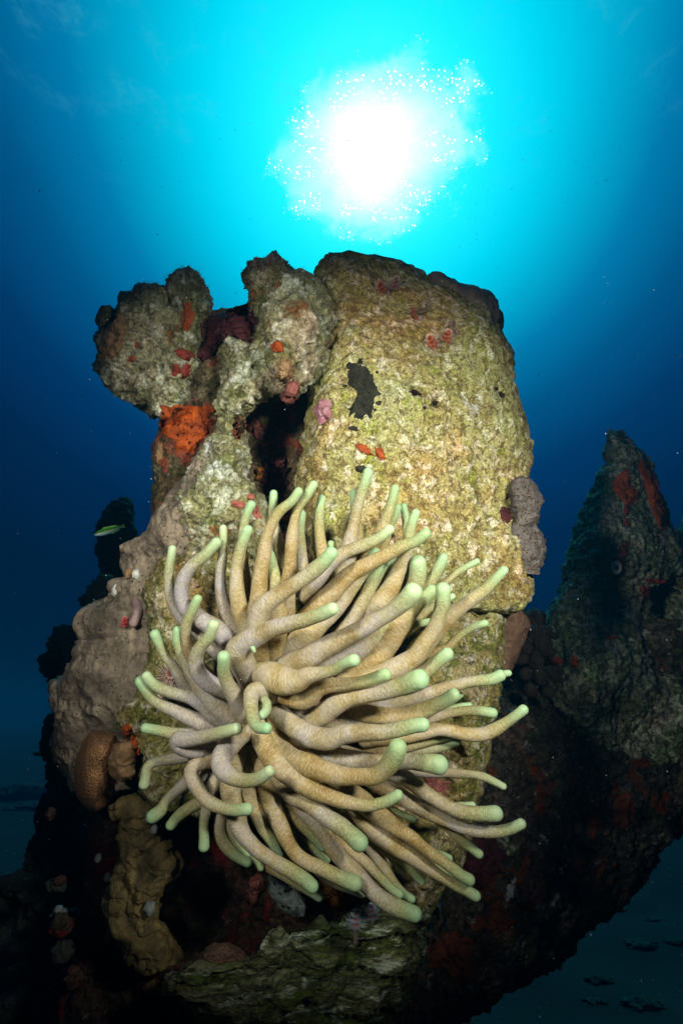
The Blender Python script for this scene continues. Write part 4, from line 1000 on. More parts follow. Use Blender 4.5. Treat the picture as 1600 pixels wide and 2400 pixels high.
# (radii in px base -> tip), (cm towards the viewer base -> tip), path base -> tip
T_ = [
 ((14, 12, 11, 10), (1, 2), [(560, 1575), (491, 1513), (459, 1484), (428, 1455), (405, 1420), (396, 1379), (397, 1331), (404, 1287)]),
 ((24, 21, 18, 17, 14, 12), (2.0, 3.5), [(585, 1580), (546, 1516), (517, 1484), (472, 1452), (437, 1427), (425, 1398), (428, 1366), (443, 1334), (479, 1302), (507, 1272)]),
 ((13, 12, 11), (2, 4.5), [(490, 1590), (458, 1553), (442, 1522), (437, 1497), (437, 1465), (450, 1433), (463, 1404)]),
 ((18, 17, 16, 14, 13), (3, 7), [(560, 1628), (536, 1618), (504, 1609), (479, 1593), (460, 1567), (460, 1537), (473, 1513), (491, 1491), (500, 1465)]),
 ((20, 19, 15, 12, 11), (1.6, 3), [(580, 1700), (550, 1686), (512, 1659), (479, 1626), (455, 1592), (440, 1565), (427, 1538), (416, 1506), (416, 1478)]),
 ((15, 13, 10, 12), (.6, 1.5), [(460, 1640), (424, 1590), (405, 1561), (387, 1538), (375, 1513), (363, 1487)]),
 ((17, 17, 14, 13, 12), (1.2, 3), [(570, 1705), (535, 1697), (504, 1680), (479, 1654), (443, 1633), (407, 1625), (377, 1615), (356, 1601), (344, 1586)]),
 ((17, 17, 15, 12, 12), (.8, 2.4), [(550, 1715), (504, 1708), (479, 1698), (443, 1682), (410, 1667), (377, 1652), (356, 1637), (341, 1616), (329, 1598)]),
 ((14, 14, 12, 12), (.6, 1.2), [(540, 1725), (491, 1722), (453, 1720), (415, 1721), (389, 1716), (364, 1711), (341, 1707)]),
 ((17, 18, 19, 18, 16, 14, 13), (1.6, 9), [(560, 1738), (500, 1751), (455, 1755), (425, 1748), (418, 1734), (440, 1733), (470, 1729), (500, 1722), (530, 1714), (555, 1708)]),
 ((17, 16, 13, 11, 12), (.8, 1.8), [(545, 1745), (499, 1756), (463, 1764), (428, 1774), (389, 1782), (361, 1787), (346, 1799), (341, 1820), (337, 1838)]),
 ((17, 16, 14, 12, 15), (.6, 1.2), [(540, 1785), (504, 1802), (466, 1820), (435, 1836), (412, 1856), (392, 1876), (377, 1899), (358, 1915)]),
 ((15, 14, 12, 13), (.3, 1.0), [(550, 1800), (517, 1840), (484, 1874), (458, 1887), (433, 1902), (413, 1919), (400, 1934)]),
 ((23, 22, 17, 15, 14, 13, 14), (2.4, 8), [(560, 1745), (515, 1770), (479, 1784), (455, 1797), (448, 1818), (463, 1848), (484, 1876), (517, 1893), (552, 1899), (580, 1897)]),
 ((20, 21, 21, 20, 17, 15, 13), (4, 11), [(592, 1690), (573, 1712), (555, 1727), (532, 1755), (518, 1780), (521, 1802), (545, 1822), (575, 1831), (606, 1825), (631, 1808)]),
 ((9, 9, 10, 10), (6, 9.5), [(598, 1670), (603, 1648), (615, 1640), (625, 1650), (623, 1667), (613, 1677)]),
 ((19, 18, 16, 16, 15, 13), (6, 12.5), [(640, 1628), (612, 1620), (593, 1622), (588, 1640), (589, 1662), (593, 1685), (603, 1704), (625, 1708)]),
 ((19, 20, 22, 21, 19, 16, 14, 14, 13), (5, 9), [(596, 1690), (610, 1722), (620, 1745), (638, 1775), (663, 1804), (694, 1829), (730, 1850), (781, 1871), (832, 1885), (870, 1888), (903, 1880), (932, 1864)]),
 ((18, 18, 17, 18, 21, 23), (4, 9), [(640, 1790), (677, 1855), (715, 1878), (746, 1901), (774, 1922), (804, 1942), (828, 1962), (842, 1975)]),
 ((17, 16, 14, 12, 10, 9), (1, 2), [(600, 1545), (571, 1497), (552, 1475), (536, 1443), (523, 1411), (517, 1379), (517, 1341), (522, 1299), (523, 1267), (523, 1238)]),
 ((17, 20, 18, 15, 14, 12), (2, 4.4), [(612, 1545), (598, 1505), (581, 1471), (565, 1436), (556, 1395), (554, 1353), (557, 1315), (565, 1283), (572, 1262), (580, 1242)]),
 ((12, 10, 10, 11), (.6, 1.4), [(590, 1440), (575, 1350), (568, 1270), (573, 1226), (581, 1200), (589, 1183)]),
 ((21, 20, 18, 14, 12, 11), (2.2, 5), [(620, 1530), (603, 1450), (606, 1405), (608, 1370), (612, 1335), (619, 1302), (624, 1264), (635, 1232), (654, 1200), (683, 1175), (699, 1152)]),
 ((16, 15, 11, 10), (.6, 1.2), [(660, 1420), (657, 1331), (654, 1290), (649, 1251), (639, 1210), (640, 1181), (641, 1157)]),
 ((18, 17, 15, 13, 11, 10), (1.8, 4), [(672, 1500), (673, 1395), (678, 1347), (681, 1306), (684, 1264), (689, 1226), (699, 1191), (718, 1162), (735, 1136)]),
 ((15, 14, 12, 11), (.8, 1.2), [(740, 1440), (724, 1390), (710, 1340), (705, 1295), (702, 1245), (706, 1205)]),
 ((15, 14, 13, 11, 10), (.9, 1.8), [(748, 1450), (752, 1390), (757, 1340), (756, 1296), (751, 1265), (748, 1235), (750, 1194), (754, 1168)]),
 ((10, 9), (.4, .9), [(790, 1400), (785, 1340), (778, 1300), (775, 1275)]),
 ((22, 21, 20, 18, 18, 17, 17), (4, 9), [(606, 1545), (602, 1485), (606, 1447), (622, 1417), (651, 1396), (689, 1371), (724, 1346), (756, 1320), (776, 1297)]),
 ((26, 25, 22, 20, 18, 17, 15), (4, 12), [(592, 1592), (572, 1560), (558, 1530), (572, 1508), (603, 1491), (635, 1476), (676, 1463), (715, 1453), (753, 1440), (779, 1427)]),
 ((10, 8, 4), (7.0, 7.6), [(580, 1500), (590, 1514), (596, 1527)]),
 ((21, 19, 17, 15, 14, 15), (4.5, 9), [(580, 1690), (566, 1664), (551, 1635), (534, 1604), (524, 1575), (524, 1556), (524, 1540)]),
 ((20, 24, 22, 17, 12), (2.6, 2), [(640, 1550), (643, 1520), (645, 1480), (650, 1430), (650, 1385), (640, 1335), (632, 1300)]),
 ((24, 27, 25, 20, 16), (2.4, 3), [(668, 1545), (690, 1515), (715, 1490), (750, 1450), (790, 1410), (820, 1375), (850, 1338), (880, 1300)]),
 ((22, 22, 21, 18, 16, 15, 14), (3, 7.5), [(700, 1480), (749, 1418), (777, 1390), (805, 1360), (833, 1338), (868, 1320), (903, 1302), (939, 1283), (974, 1268), (996, 1251)]),
 ((17, 16, 15, 14, 13), (2.6, 5.5), [(720, 1400), (745, 1360), (775, 1320), (805, 1297), (830, 1286), (861, 1274), (889, 1260), (912, 1241)]),
 ((19, 18, 16, 14, 12, 12), (1.8, 3.6), [(790, 1420), (798, 1348), (812, 1313), (819, 1270), (828, 1235), (835, 1200), (844, 1165), (854, 1134), (862, 1108)]),
 ((15, 14, 13, 12), (.6, 1), [(835, 1400), (836, 1320), (838, 1270), (834, 1220), (832, 1180), (830, 1157)]),
 ((17, 15, 14, 12, 11), (1.6, 3.4), [(830, 1390), (858, 1313), (872, 1285), (886, 1256), (900, 1228), (910, 1200), (919, 1172), (925, 1145)]),
 ((14, 13, 11, 10), (.9, 1.6), [(870, 1360), (890, 1300), (902, 1267), (912, 1235), (924, 1211), (930, 1190)]),
 ((10, 9, 8), (.3, .6), [(945, 1320), (952, 1260), (950, 1215), (945, 1187)]),
 ((22, 22, 19, 15, 13, 11), (2, 4), [(850, 1490), (882, 1432), (898, 1404), (917, 1376), (931, 1341), (945, 1313), (957, 1275), (960, 1246), (967, 1221), (974, 1203)]),
 ((14, 12, 11), (.6, .8), [(930, 1430), (945, 1380), (950, 1330), (957, 1290)]),
 ((22, 19, 18, 19, 19), (1.6, 4), [(870, 1530), (905, 1480), (935, 1440), (960, 1397), (974, 1369), (979, 1341), (979, 1320)]),
 ((18, 16, 14, 13, 13), (1.2, 3.2), [(900, 1500), (930, 1460), (960, 1420), (991, 1383), (1009, 1362), (1026, 1334), (1037, 1308)]),
 ((13, 11, 9, 8, 7), (.5, 1.6), [(930, 1490), (965, 1440), (1005, 1395), (1051, 1358), (1072, 1341), (1096, 1327), (1117, 1316)]),
 ((19, 18, 16, 15, 13, 11), (1.8, 5), [(930, 1590), (975, 1540), (1020, 1485), (1051, 1449), (1079, 1425), (1107, 1404), (1135, 1383), (1160, 1358), (1180, 1337)]),
 ((21, 22, 21, 19, 18, 18), (3.4, 8), [(800, 1605), (870, 1590), (935, 1563), (970, 1541), (991, 1513), (1012, 1484), (1025, 1456), (1033, 1428), (1038, 1404), (1038, 1382)]),
 ((22, 23, 22, 20, 19, 20, 22), (4.4, 10), [(660, 1568), (714, 1548), (742, 1530), (781, 1509), (819, 1489), (854, 1471), (889, 1451), (917, 1433), (946, 1411), (967, 1388)]),
 ((28, 26, 22, 17), (2.2, 3.2), [(820, 1600), (870, 1555), (905, 1510), (932, 1470), (955, 1440), (985, 1408), (1010, 1385)]),
 ((10, 9, 8), (.8, 1.4), [(930, 1500), (960, 1470), (985, 1445), (1010, 1425), (1040, 1410), (1060, 1398)]),
 ((10, 9, 9), (1.4, 2), [(930, 1490), (965, 1465), (990, 1460), (1018, 1457)]),
 ((12, 10, 10, 9), (.5, 1.6), [(960, 1580), (1010, 1538), (1051, 1516), (1068, 1498), (1089, 1481), (1114, 1467), (1136, 1461)]),
 ((18, 18, 16, 15), (2.4, 5), [(880, 1630), (950, 1602), (991, 1579), (1012, 1562), (1030, 1546), (1047, 1533)]),
 ((10, 8, 8), (.6, 1.2), [(1100, 1600), (1150, 1590), (1175, 1581), (1191, 1578)]),
 ((17, 17, 16, 14, 13, 14), (1.8, 4), [(820, 1680), (873, 1661), (924, 1647), (975, 1635), (1013, 1623), (1051, 1611), (1077, 1604), (1102, 1598), (1128, 1595), (1153, 1592), (1171, 1584)]),
 ((20, 20, 19, 17, 19, 24), (4, 12), [(710, 1725), (729, 1700), (754, 1676), (789, 1650), (830, 1636), (875, 1628), (906, 1620), (937, 1611), (965, 1600), (981, 1593)]),
 ((19, 18, 19, 18, 14, 13, 14), (4.5, 10), [(615, 1622), (653, 1625), (685, 1638), (712, 1642), (730, 1630), (743, 1614), (768, 1606), (806, 1603), (840, 1600), (868, 1593), (903, 1581)]),
 ((24, 27, 27, 20, 16, 14, 14, 16), (6, 13), [(612, 1580), (628, 1582), (650, 1590), (675, 1598), (700, 1595), (722, 1584), (750, 1579), (781, 1571), (806, 1557), (829, 1548)]),
 ((17, 17, 17, 17, 15), (2.6, 7), [(780, 1660), (840, 1668), (886, 1677), (924, 1680), (957, 1677), (988, 1667), (1018, 1654), (1044, 1642), (1062, 1629)]),
 ((8, 7), (.8, 1.2), [(1040, 1655), (1065, 1640), (1079, 1629)]),
 ((15, 14, 11, 10, 12, 12), (1, 3), [(900, 1712), (960, 1700), (1018, 1682), (1049, 1673), (1077, 1668), (1105, 1666), (1136, 1668), (1154, 1671)]),
 ((8, 7, 6), (.4, .7), [(1010, 1680), (1040, 1668), (1077, 1656), (1100, 1653)]),
 ((17, 15, 14, 14, 14, 14, 12), (1.4, 5), [(850, 1730), (930, 1727), (988, 1717), (1026, 1710), (1059, 1714), (1090, 1721), (1125, 1722), (1153, 1714), (1181, 1697), (1207, 1679), (1226, 1664)]),
 ((19, 21, 23, 22, 19, 18, 17, 17), (4.5, 11), [(625, 1650), (645, 1668), (663, 1682), (689, 1704), (719, 1722), (745, 1731), (775, 1732), (807, 1721), (860, 1717), (898, 1717), (937, 1709), (967, 1702), (990, 1699)]),
 ((22, 24, 25, 24, 20, 19, 21, 22), (4, 11), [(630, 1700), (648, 1727), (668, 1750), (699, 1775), (730, 1796), (768, 1811), (806, 1819), (850, 1821), (880, 1819), (905, 1801), (923, 1776), (932, 1753)]),
 ((22, 20, 18, 16, 17, 22), (2.6, 8), [(690, 1745), (720, 1757), (768, 1770), (819, 1779), (870, 1787), (920, 1786), (954, 1785), (985, 1787), (1010, 1790), (1027, 1793)]),
 ((14, 13, 12, 10, 9, 8), (.6, 2), [(880, 1795), (962, 1803), (1000, 1809), (1039, 1811), (1072, 1814), (1105, 1816), (1135, 1822), (1161, 1834), (1179, 1844)]),
 ((19, 18, 17, 15, 13, 15, 19), (2.2, 6.4), [(800, 1770), (870, 1788), (929, 1814), (960, 1832), (990, 1853), (1017, 1872), (1049, 1891), (1076, 1902), (1108, 1907), (1135, 1908), (1160, 1908)]),
 ((17, 17, 16, 15, 14, 13, 13), (1.6, 5), [(780, 1785), (840, 1808), (890, 1838), (928, 1860), (955, 1878), (985, 1897), (1014, 1911), (1049, 1925), (1081, 1939), (1121, 1948), (1161, 1950), (1196, 1943), (1220, 1932)]),
 ((11, 10, 11, 10), (.4, 1.4), [(970, 1885), (1010, 1910), (1041, 1934), (1060, 1950), (1081, 1969), (1103, 1987), (1122, 2002)]),
 ((10, 9), (.5, .8), [(1030, 1898), (1060, 1893), (1089, 1891), (1106, 1889)]),
 ((9, 8, 8), (.3, .6), [(870, 1872), (920, 1899), (947, 1912), (970, 1922)]),
 ((20, 20, 19, 16, 14, 13, 14), (1.8, 5), [(740, 1790), (790, 1830), (840, 1872), (886, 1910), (912, 1929), (939, 1948), (963, 1963), (990, 1985), (1017, 2006), (1038, 2020), (1060, 2037), (1081, 2052), (1100, 2063)]),
 ((12, 9), (1, 1.4), [(990, 1990), (1030, 2006), (1051, 2013)]),
 ((21, 21, 20, 18, 14, 12, 12), (1.2, 4), [(780, 1820), (822, 1872), (850, 1915), (875, 1942), (899, 1963), (928, 1987), (961, 2006), (990, 2026), (1014, 2044), (1044, 2061), (1070, 2076), (1095, 2089), (1114, 2100)]),
 ((15, 13, 9), (1.0, 1.6), [(900, 1940), (947, 1974), (985, 2008), (1020, 2035), (1060, 2059)]),
 ((14, 12, 10, 9), (.5, 1.4), [(830, 1930), (880, 1980), (934, 2011), (955, 2030), (974, 2052), (989, 2067)]),
 ((10, 8), (.2, .5), [(870, 1950), (905, 1992), (931, 2028), (942, 2039)]),
 ((20, 18, 14, 12, 10), (1.2, 3), [(740, 1880), (770, 1940), (804, 1985), (850, 2018), (880, 2048), (902, 2070), (920, 2086), (936, 2097)]),
 ((16, 15, 12, 9), (.8, 1.8), [(820, 1910), (850, 1960), (878, 2002), (900, 2035), (926, 2076), (947, 2097), (965, 2108)]),
 ((20, 20, 18, 17, 17, 18, 19, 18), (2.4, 6.4), [(630, 1800), (660, 1848), (702, 1886), (728, 1911), (748, 1937), (766, 1964), (779, 1990), (804, 2018), (830, 2044), (851, 2068), (872, 2089), (899, 2111), (926, 2126), (952, 2136), (971, 2143)]),
 ((20, 20, 20, 18, 16, 15, 17, 19), (2.4, 7), [(600, 1760), (617, 1800), (629, 1853), (639, 1886), (649, 1917), (662, 1947), (677, 1978), (695, 2003), (720, 2021), (753, 2036), (784, 2051), (812, 2064), (831, 2071)]),
 ((12, 10), (1, 1.6), [(740, 2030), (770, 2060), (799, 2075), (830, 2087), (848, 2094)]),
 ((20, 21, 21, 19, 17, 16, 16, 15), (2.8, 7), [(560, 1760), (545, 1800), (540, 1848), (545, 1880), (554, 1917), (564, 1945), (582, 1972), (608, 1996), (633, 2013), (659, 2029), (690, 2047), (715, 2064), (731, 2078)]),
 ((14, 11), (1, 2), [(620, 2020), (670, 2050), (702, 2072), (730, 2090), (748, 2102)]),
 ((15, 14, 13, 11), (.6, 2), [(550, 1840), (530, 1890), (516, 1925), (515, 1952), (526, 1978), (544, 1998), (562, 2012), (580, 2022)]),
 ((13, 12, 11), (.5, 1), [(560, 1860), (545, 1910), (545, 1945), (556, 1968), (567, 1984), (579, 1998)]),
 ((10, 9, 9), (.3, .6), [(570, 1960), (585, 1990), (600, 2015), (611, 2033)]),
 ((18, 17, 14, 11, 10, 13), (1.4, 3.4), [(545, 1770), (520, 1800), (503, 1835), (489, 1875), (480, 1911), (477, 1937), (478, 1962), (478, 1984)]),
 ((21, 20, 17, 14, 9), (2, 3.4), [(588, 1760), (583, 1810), (584, 1850), (603, 1904), (618, 1942), (639, 1975), (655, 2005)]),
 ((20, 17, 15, 10), (1.6, 2), [(640, 1820), (662, 1860), (680, 1895), (704, 1925), (730, 1955), (755, 1985)]),
 ((14, 12, 10, 8), (.6, .9), [(670, 1880), (688, 1930), (703, 1968), (735, 1993), (766, 2019)]),
 ((16, 14, 12), (1, 1.4), [(860, 1775), (915, 1757), (962, 1745), (1018, 1731), (1050, 1724)]),
 ((13, 12, 10), (.6, 1), [(900, 1790), (940, 1773), (975, 1763), (1010, 1757), (1039, 1750), (1070, 1738)]),
 ((24, 24, 20, 15), (2, 2.8), [(700, 1580), (760, 1560), (830, 1530), (880, 1500), (920, 1460), (945, 1425)]),
 ((22, 20, 16, 13), (1.6, 2.4), [(770, 1530), (805, 1490), (835, 1440), (860, 1390), (877, 1350), (890, 1320)]),
 ((12, 11, 10), (1, 1.6), [(850, 1480), (862, 1440), (876, 1400), (886, 1365), (905, 1335), (925, 1312)]),
 ((24, 24, 20, 16), (2.4, 3.4), [(700, 1680), (770, 1690), (840, 1700), (900, 1700), (950, 1690)]),
]
assert len(T_) <= 99, len(T_)
for ti, (rs, hs, pts) in enumerate(T_):
    pts = np.array(pts, float)
    seg = np.concatenate([[0], np.cumsum(np.linalg.norm(np.diff(pts, axis=0), axis=1))]); f = seg / seg[-1]
    r = np.interp(f, np.linspace(0, 1, len(rs)), rs)
    h = hs[0] + (hs[1] - hs[0]) * (f ** 1.1)
    # the oral disc lies at D0; short early rise out of it
    dep = D0 - h * 0.01 + 0.02 * np.exp(-f * 9)
    # shorten by the cap so the tip ends where the picture's tip ends
    C3 = P(pts[:, 0], pts[:, 1], dep)
    rm = r * (1.28 - .29 * f ** .7) * dep / FPX
    mv = pts[-1, 0] < 600 and pts[:, 0].mean() < 560
    tube_path('tentacle', C3, rm, M['tentacle_mauve' if mv else 'tentacle'], anem, sides=26, step_m=.0032, wob=ti + 1.0)

# oral disc and column
def dome(name, cx, cy, rx, ry, d_mid, d_rim, mat, parent, n=26, seed=0):
    V = []; F = []
    for i in range(n + 1):
        f = i / n
        for k in range(56):
            a = 2 * math.pi * k / 56
            dd = d_mid + (d_rim - d_mid) * f ** 2 + .006 * math.cos(a * 24) * f * (1 - f)
            V.append(P(cx + rx * f * math.cos(a), cy + ry * f * math.sin(a), dd))
    for i in range(n):
        for k in range(56):
            k2 = (k + 1) % 56
            F.append([i * 56 + k, (i + 1) * 56 + k, (i + 1) * 56 + k2, i * 56 + k2])
    V = np.array(V); V = V + FWD * (.004 * fbm(V, 40, 3, .5, seed))[:, None]
    return mesh_obj(name, V, F, mat, parent)
dome('oral_disc', 690, 1665, 165, 150, D0 + .006, D0 + .035, M['disc'], anem)
blob('column', P(700, 1680, D0 + .06), .075, M['disc'], anem, 1.0, .7, .95, amp=.12, nscale=2, n=24)

# ------------------------------------------------------------------ christmas tree worms
def worm_mat(name, ca, cb, cc):
    m, t, b = new_mat(name, .6, .3)
    uvn = t.n.new('ShaderNodeUVMap'); uvn.uv_map = 'UVMap'
    sep = t.n.new('ShaderNodeSeparateXYZ'); t.l.new(uvn.outputs[0], sep.inputs[0])
    t.l.new(t.ramp(sep.outputs[0], [(0, ca), (.45, cb), (.6, cc), (1, cc)]), b.inputs['Base Color'])
    return m
WM = {'orange': worm_mat('orange_worm_plume', (.30, .04, .01), (.48, .13, .05), (.55, .42, .34)),
      'grey': worm_mat('grey_worm_plume', (.25, .05, .04), (.40, .24, .20), (.55, .52, .48)),
      'dark': worm_mat('brown_worm_plume', (.16, .03, .015), (.22, .07, .035), (.58, .50, .42)),
      'white': worm_mat('white_worm_plume', (.35, .06, .03), (.55, .42, .36), (.72, .66, .60)),
      'red': worm_mat('red_worm_plume', (.30, .02, .02), (.42, .06, .05), (.50, .18, .14)),
      'blue': worm_mat('blue_worm_plume', (.30, .12, .10), (.20, .27, .32), (.36, .46, .52)),
      'tan': worm_mat('tan_worm_plume', (.12, .07, .03), (.32, .24, .13), (.52, .46, .34))}
M['wtube'] = soft_mat('worm_tube_skin', (.20, .13, .12), (.32, .23, .22), 60, .7, .4)


def crown(parent, c, axis, rad, mat, turns=3.3, n=120, height=1.35, seed=0):
    """spiral plume: fine tentacles set along a rising, narrowing spiral"""
    q = np.array(Vector(axis).to_track_quat('Z', 'Y').to_matrix())
    V = []; F = []; uv = []
    for k in range(n):
        f = k / n; a = f * turns * 2 * math.pi + seed
        rr_ = rad * (1 - .78 * f); z0 = rad * height * f
        er = np.array([math.cos(a), math.sin(a), 0]); et = np.array([-math.sin(a), math.cos(a), 0]); ez = np.array([0, 0, 1.])
        p0 = ez * z0 + er * rr_ * .12; p1 = ez * (z0 + rr_ * .05) + er * rr_ * .62 * (1 + .1 * math.sin(k * 2.3)); p2 = ez * (z0 + rr_ * .30) + er * rr_ * (1 + .16 * math.sin(k * 1.7))
        wd = rad * .022
        b0 = len(V)
        for p_, w_ in ((p0, wd * 1.1), (p1, wd), (p2, wd * .35)):
            V += [p_ - et * w_, p_ + et * w_]
        F += [[b0, b0 + 1, b0 + 3, b0 + 2], [b0 + 2, b0 + 3, b0 + 5, b0 + 4]]
        uv += [(0, 0), (0, 0), (.5, 0), (.5, 0), (.5, 0), (.5, 0), (1, 0), (1, 0)]
    # central stalk
    m_ = 8
    for i in range(9):
        f = i / 8
        for j in range(m_):
            a = 2 * math.pi * j / m_; V.append(np.array([math.cos(a) * rad * .13 * (1 - .7 * f), math.sin(a) * rad * .13 * (1 - .7 * f), rad * height * 1.05 * f - rad * .3]))
    b0 = n * 6
    for i in range(8):
        for j in range(m_):
            j2 = (j + 1) % m_; F.append([b0 + i * m_ + j, b0 + i * m_ + j2, b0 + (i + 1) * m_ + j2, b0 + (i + 1) * m_ + j]); uv += [(.1, 0)] * 4
    V = (np.array(V) @ q.T) + c
    return mesh_obj('plume', V, F, mat, parent, uv=uv, smooth=False)


WORMS = [(909, 684, 20, 'orange', 'grey', -.1, .6, 'dull orange-brown spiral worm highest on the slab'),
         (984, 742, 19, 'orange', 'tan', -.4, .8, 'orange and yellow spiral worm below the highest one on the slab'),
         (1070, 772, 17, 'grey', 'grey', .2, .9, 'grey-pink spiral worm, rightmost on the slab'),
         (1028, 808, 22, 'orange', 'orange', .1, .5, 'largest orange spiral worm on the slab with white-tipped whorls'),
         (616, 628, 17, 'tan', 'grey', 0, .7, 'tan and grey spiral worm on top of the middle knob'),
         (402, 1585, 30, 'dark', None, 0, .12, 'big brown and white star-like worm beside the left tentacles'),
         (396, 1637, 19, 'white', 'white', 0, .2, 'white worm with an orange eye below the big brown star-like worm'),
         (306, 1466, 16, 'red', 'red', 0, .6, 'small red spiral worm at the end of a tube on the fire coral'),
         (835, 2172, 21, 'blue', None, .1, .9, 'pale blue spiral worm on the ledge below the anemone'),
         (870, 2150, 17, 'blue', None, .3, .9, 'fainter blue spiral worm right beside and above the other blue worm')]
for k, (px, py, rp_, m1, m2, sx2, upw, lb) in enumerate(WORMS):
    loc, nor = hit(px, py)
    dd = float(loc @ FWD)
    if px == 402 or px == 396: dd = min(dd, .745)
    c0 = P(px, py, dd - .004)
    wroot = empty('spiral_tube_worm', c0, label=lb, cat='tube worm', group='spiral tube worms on the reef')
    rad = rp_ * dd / FPX * 1.5
    vdir = -c0 / np.linalg.norm(c0)
    ax = vdir * (1 - .5 * upw) + np.array([0, 0, 1]) * upw * .9 + RIGHT * .2 * sx2; ax /= np.linalg.norm(ax)
    if m2 is None:
        crown(wroot, c0, ax, rad, WM[m1], seed=k)
    else:
        crown(wroot, c0 - RIGHT * rad * .42, ax - RIGHT * .25, rad * .80, WM[m1], seed=k)
        crown(wroot, c0 + RIGHT * rad * .5 + np.array([0, 0, rad * .45]), ax + RIGHT * .25, rad * .75, WM[m2], seed=k + 2)
    if px == 306:
        tube_path('tube', [P(291, 1378, .86), P(308, 1392, .845), P(322, 1418, .83), P(322, 1440, .825), P(312, 1460, .822)], [.005, .006, .0065, .007, .0065], M['wtube'], wroot)
    else:
        tube_path('tube', [c0 - ax * rad * 1.4, c0 - ax * rad * .7, c0 - ax * rad * .1], [rad * .22, rad * .22, rad * .22], M['wtube'], wroot, step_m=.002)

# ------------------------------------------------------------------ fish
def fish_mat():
    m, t, b = new_mat('fish_skin', .35, .4)
    uvn = t.n.new('ShaderNodeUVMap'); uvn.uv_map = 'UVMap'
    sep = t.n.new('ShaderNodeSeparateXYZ'); t.l.new(uvn.outputs[0], sep.inputs[0])
    c = t.ramp(sep.outputs[1], [(0.0, (.12, .24, .28)), (.38, (.15, .25, .26)), (.46, (.18, .25, .02)), (.56, (.02, .07, .006)), (1, (.05, .24, .01))])
    t.l.new(c, b.inputs['Base Color']); return m
M['fish'] = fish_mat()
M['fish_fin'] = soft_mat('fish_fin_skin', (.06, .20, .02), (.12, .34, .04), 80, .5, .1)
M['eye'] = soft_mat('fish_eye_skin', (.01, .01, .01), (.02, .02, .02), 80, .2, 0)


def fish(head, tail, thick, label):
    head = np.array(head); tail = np.array(tail); ax = tail - head; L = np.linalg.norm(ax); ax = ax / L
    sd = np.cross(ax, [0, 0, 1.]); sd /= np.linalg.norm(sd); up = np.cross(sd, ax)
    if up[2] < 0: up = -up
    root = empty('wrasse', (head + tail) / 2, label=label, cat='fish', group='small green wrasses swimming around the reef')
    prof = [(0, .02), (.03, .28), (.08, .55), (.18, .85), (.32, 1), (.5, .95), (.7, .72), (.85, .45), (.93, .33)]
    n = 14; V = []; F = []; uv = []
    for (s, r_) in prof:
        for j in range(n):
            a = 2 * math.pi * j / n
            V.append(head + ax * L * s + up * math.cos(a) * thick * r_ + sd * math.sin(a) * thick * .55 * r_)
    vh = [(math.cos(2 * math.pi * j / n) + 1) / 2 for j in range(n)]
    for i in range(len(prof) - 1):
        for j in range(n):
            j2 = (j + 1) % n; F.append([i * n + j, i * n + j2, (i + 1) * n + j2, (i + 1) * n + j]); uv += [(0, vh[j]), (0, vh[j2]), (1, vh[j2]), (1, vh[j])]
    mesh_obj('body', V, F, M['fish'], root, uv=uv)
    th = sd * thick * .05

    def fin(name, pts):
        pts = [np.array(p) for p in pts]; n_ = len(pts)
        V = [p + th for p in pts] + [p - th for p in pts]
        F = [list(range(n_)), list(range(n_, 2 * n_))[::-1]] + [[i, (i + 1) % n_, n_ + (i + 1) % n_, n_ + i] for i in range(n_)]
        mesh_obj(name, V, F, M['fish_fin'], root, smooth=False)
    e = head + ax * L * .9
    fin('tail_fin', [e + up * thick * .25, e + ax * L * .13 + up * thick * .6, e + ax * L * .11, e + ax * L * .13 - up * thick * .6, e - up * thick * .25])
    fin('dorsal_fin', [head + ax * L * .28 + up * thick * .9, head + ax * L * .36 + up * thick * 1.35, head + ax * L * .75 + up * thick * 1.0, head + ax * L * .85 + up * thick * .4])
    fin('anal_fin', [head + ax * L * .5 - up * thick * .85, head + ax * L * .58 - up * thick * 1.2, head + ax * L * .8 - up * thick * .85, head + ax * L * .85 - up * thick * .4])
    for s in (-1, 1):
        blob('eye', head + ax * L * .10 + up * thick * .12 + sd * s * thick * .30, thick * .16, M['eye'], root, n=8, amp=0)
        q = head + ax * L * .26 + sd * s * thick * .5
        fin('pectoral_fin', [q, q + ax * L * .10 + up * thick * .2 + sd * s * thick * .3, q + ax * L * .11 - up * thick * .35 + sd * s * thick * .3])


fish(P(220, 1254, 1.02), P(290, 1233, 1.06), .0062, 'small green and silver fish in front of the dark rock stack')
fish(P(1282, 1306, 1.25), P(1245, 1302, 1.22), .0060, 'tiny dark fish half hidden behind the slab\'s right edge')
fish(P(76, 1767, 1.5), P(108, 1769, 1.5), .0050, 'tiny green fish beside the reef\'s left flank')
fish(P(14, 1846, 2.2), P(19, 1862, 2.25), .0060, 'tiny far-off fish near the left edge above the sand')

# ------------------------------------------------------------------ seabed, far rocks, drifting specks
N_ = 150
gx_ = np.linspace(-40, 40, N_); gx_ = np.sign(gx_) * (np.abs(gx_) / 40) ** 2.2 * 40
gy_ = -2 + np.linspace(0, 1, N_) ** 2.2 * 70
GX, GY = np.meshgrid(gx_, gy_)
pp = np.stack([GX, GY, 0 * GX], -1)
GZ = FLOOR + .05 * fbm(pp, .8, 4, .5, 3) + .012 * fbm(pp, 6, 3, .5, 5) + .010 * np.maximum(GY - 6, 0)
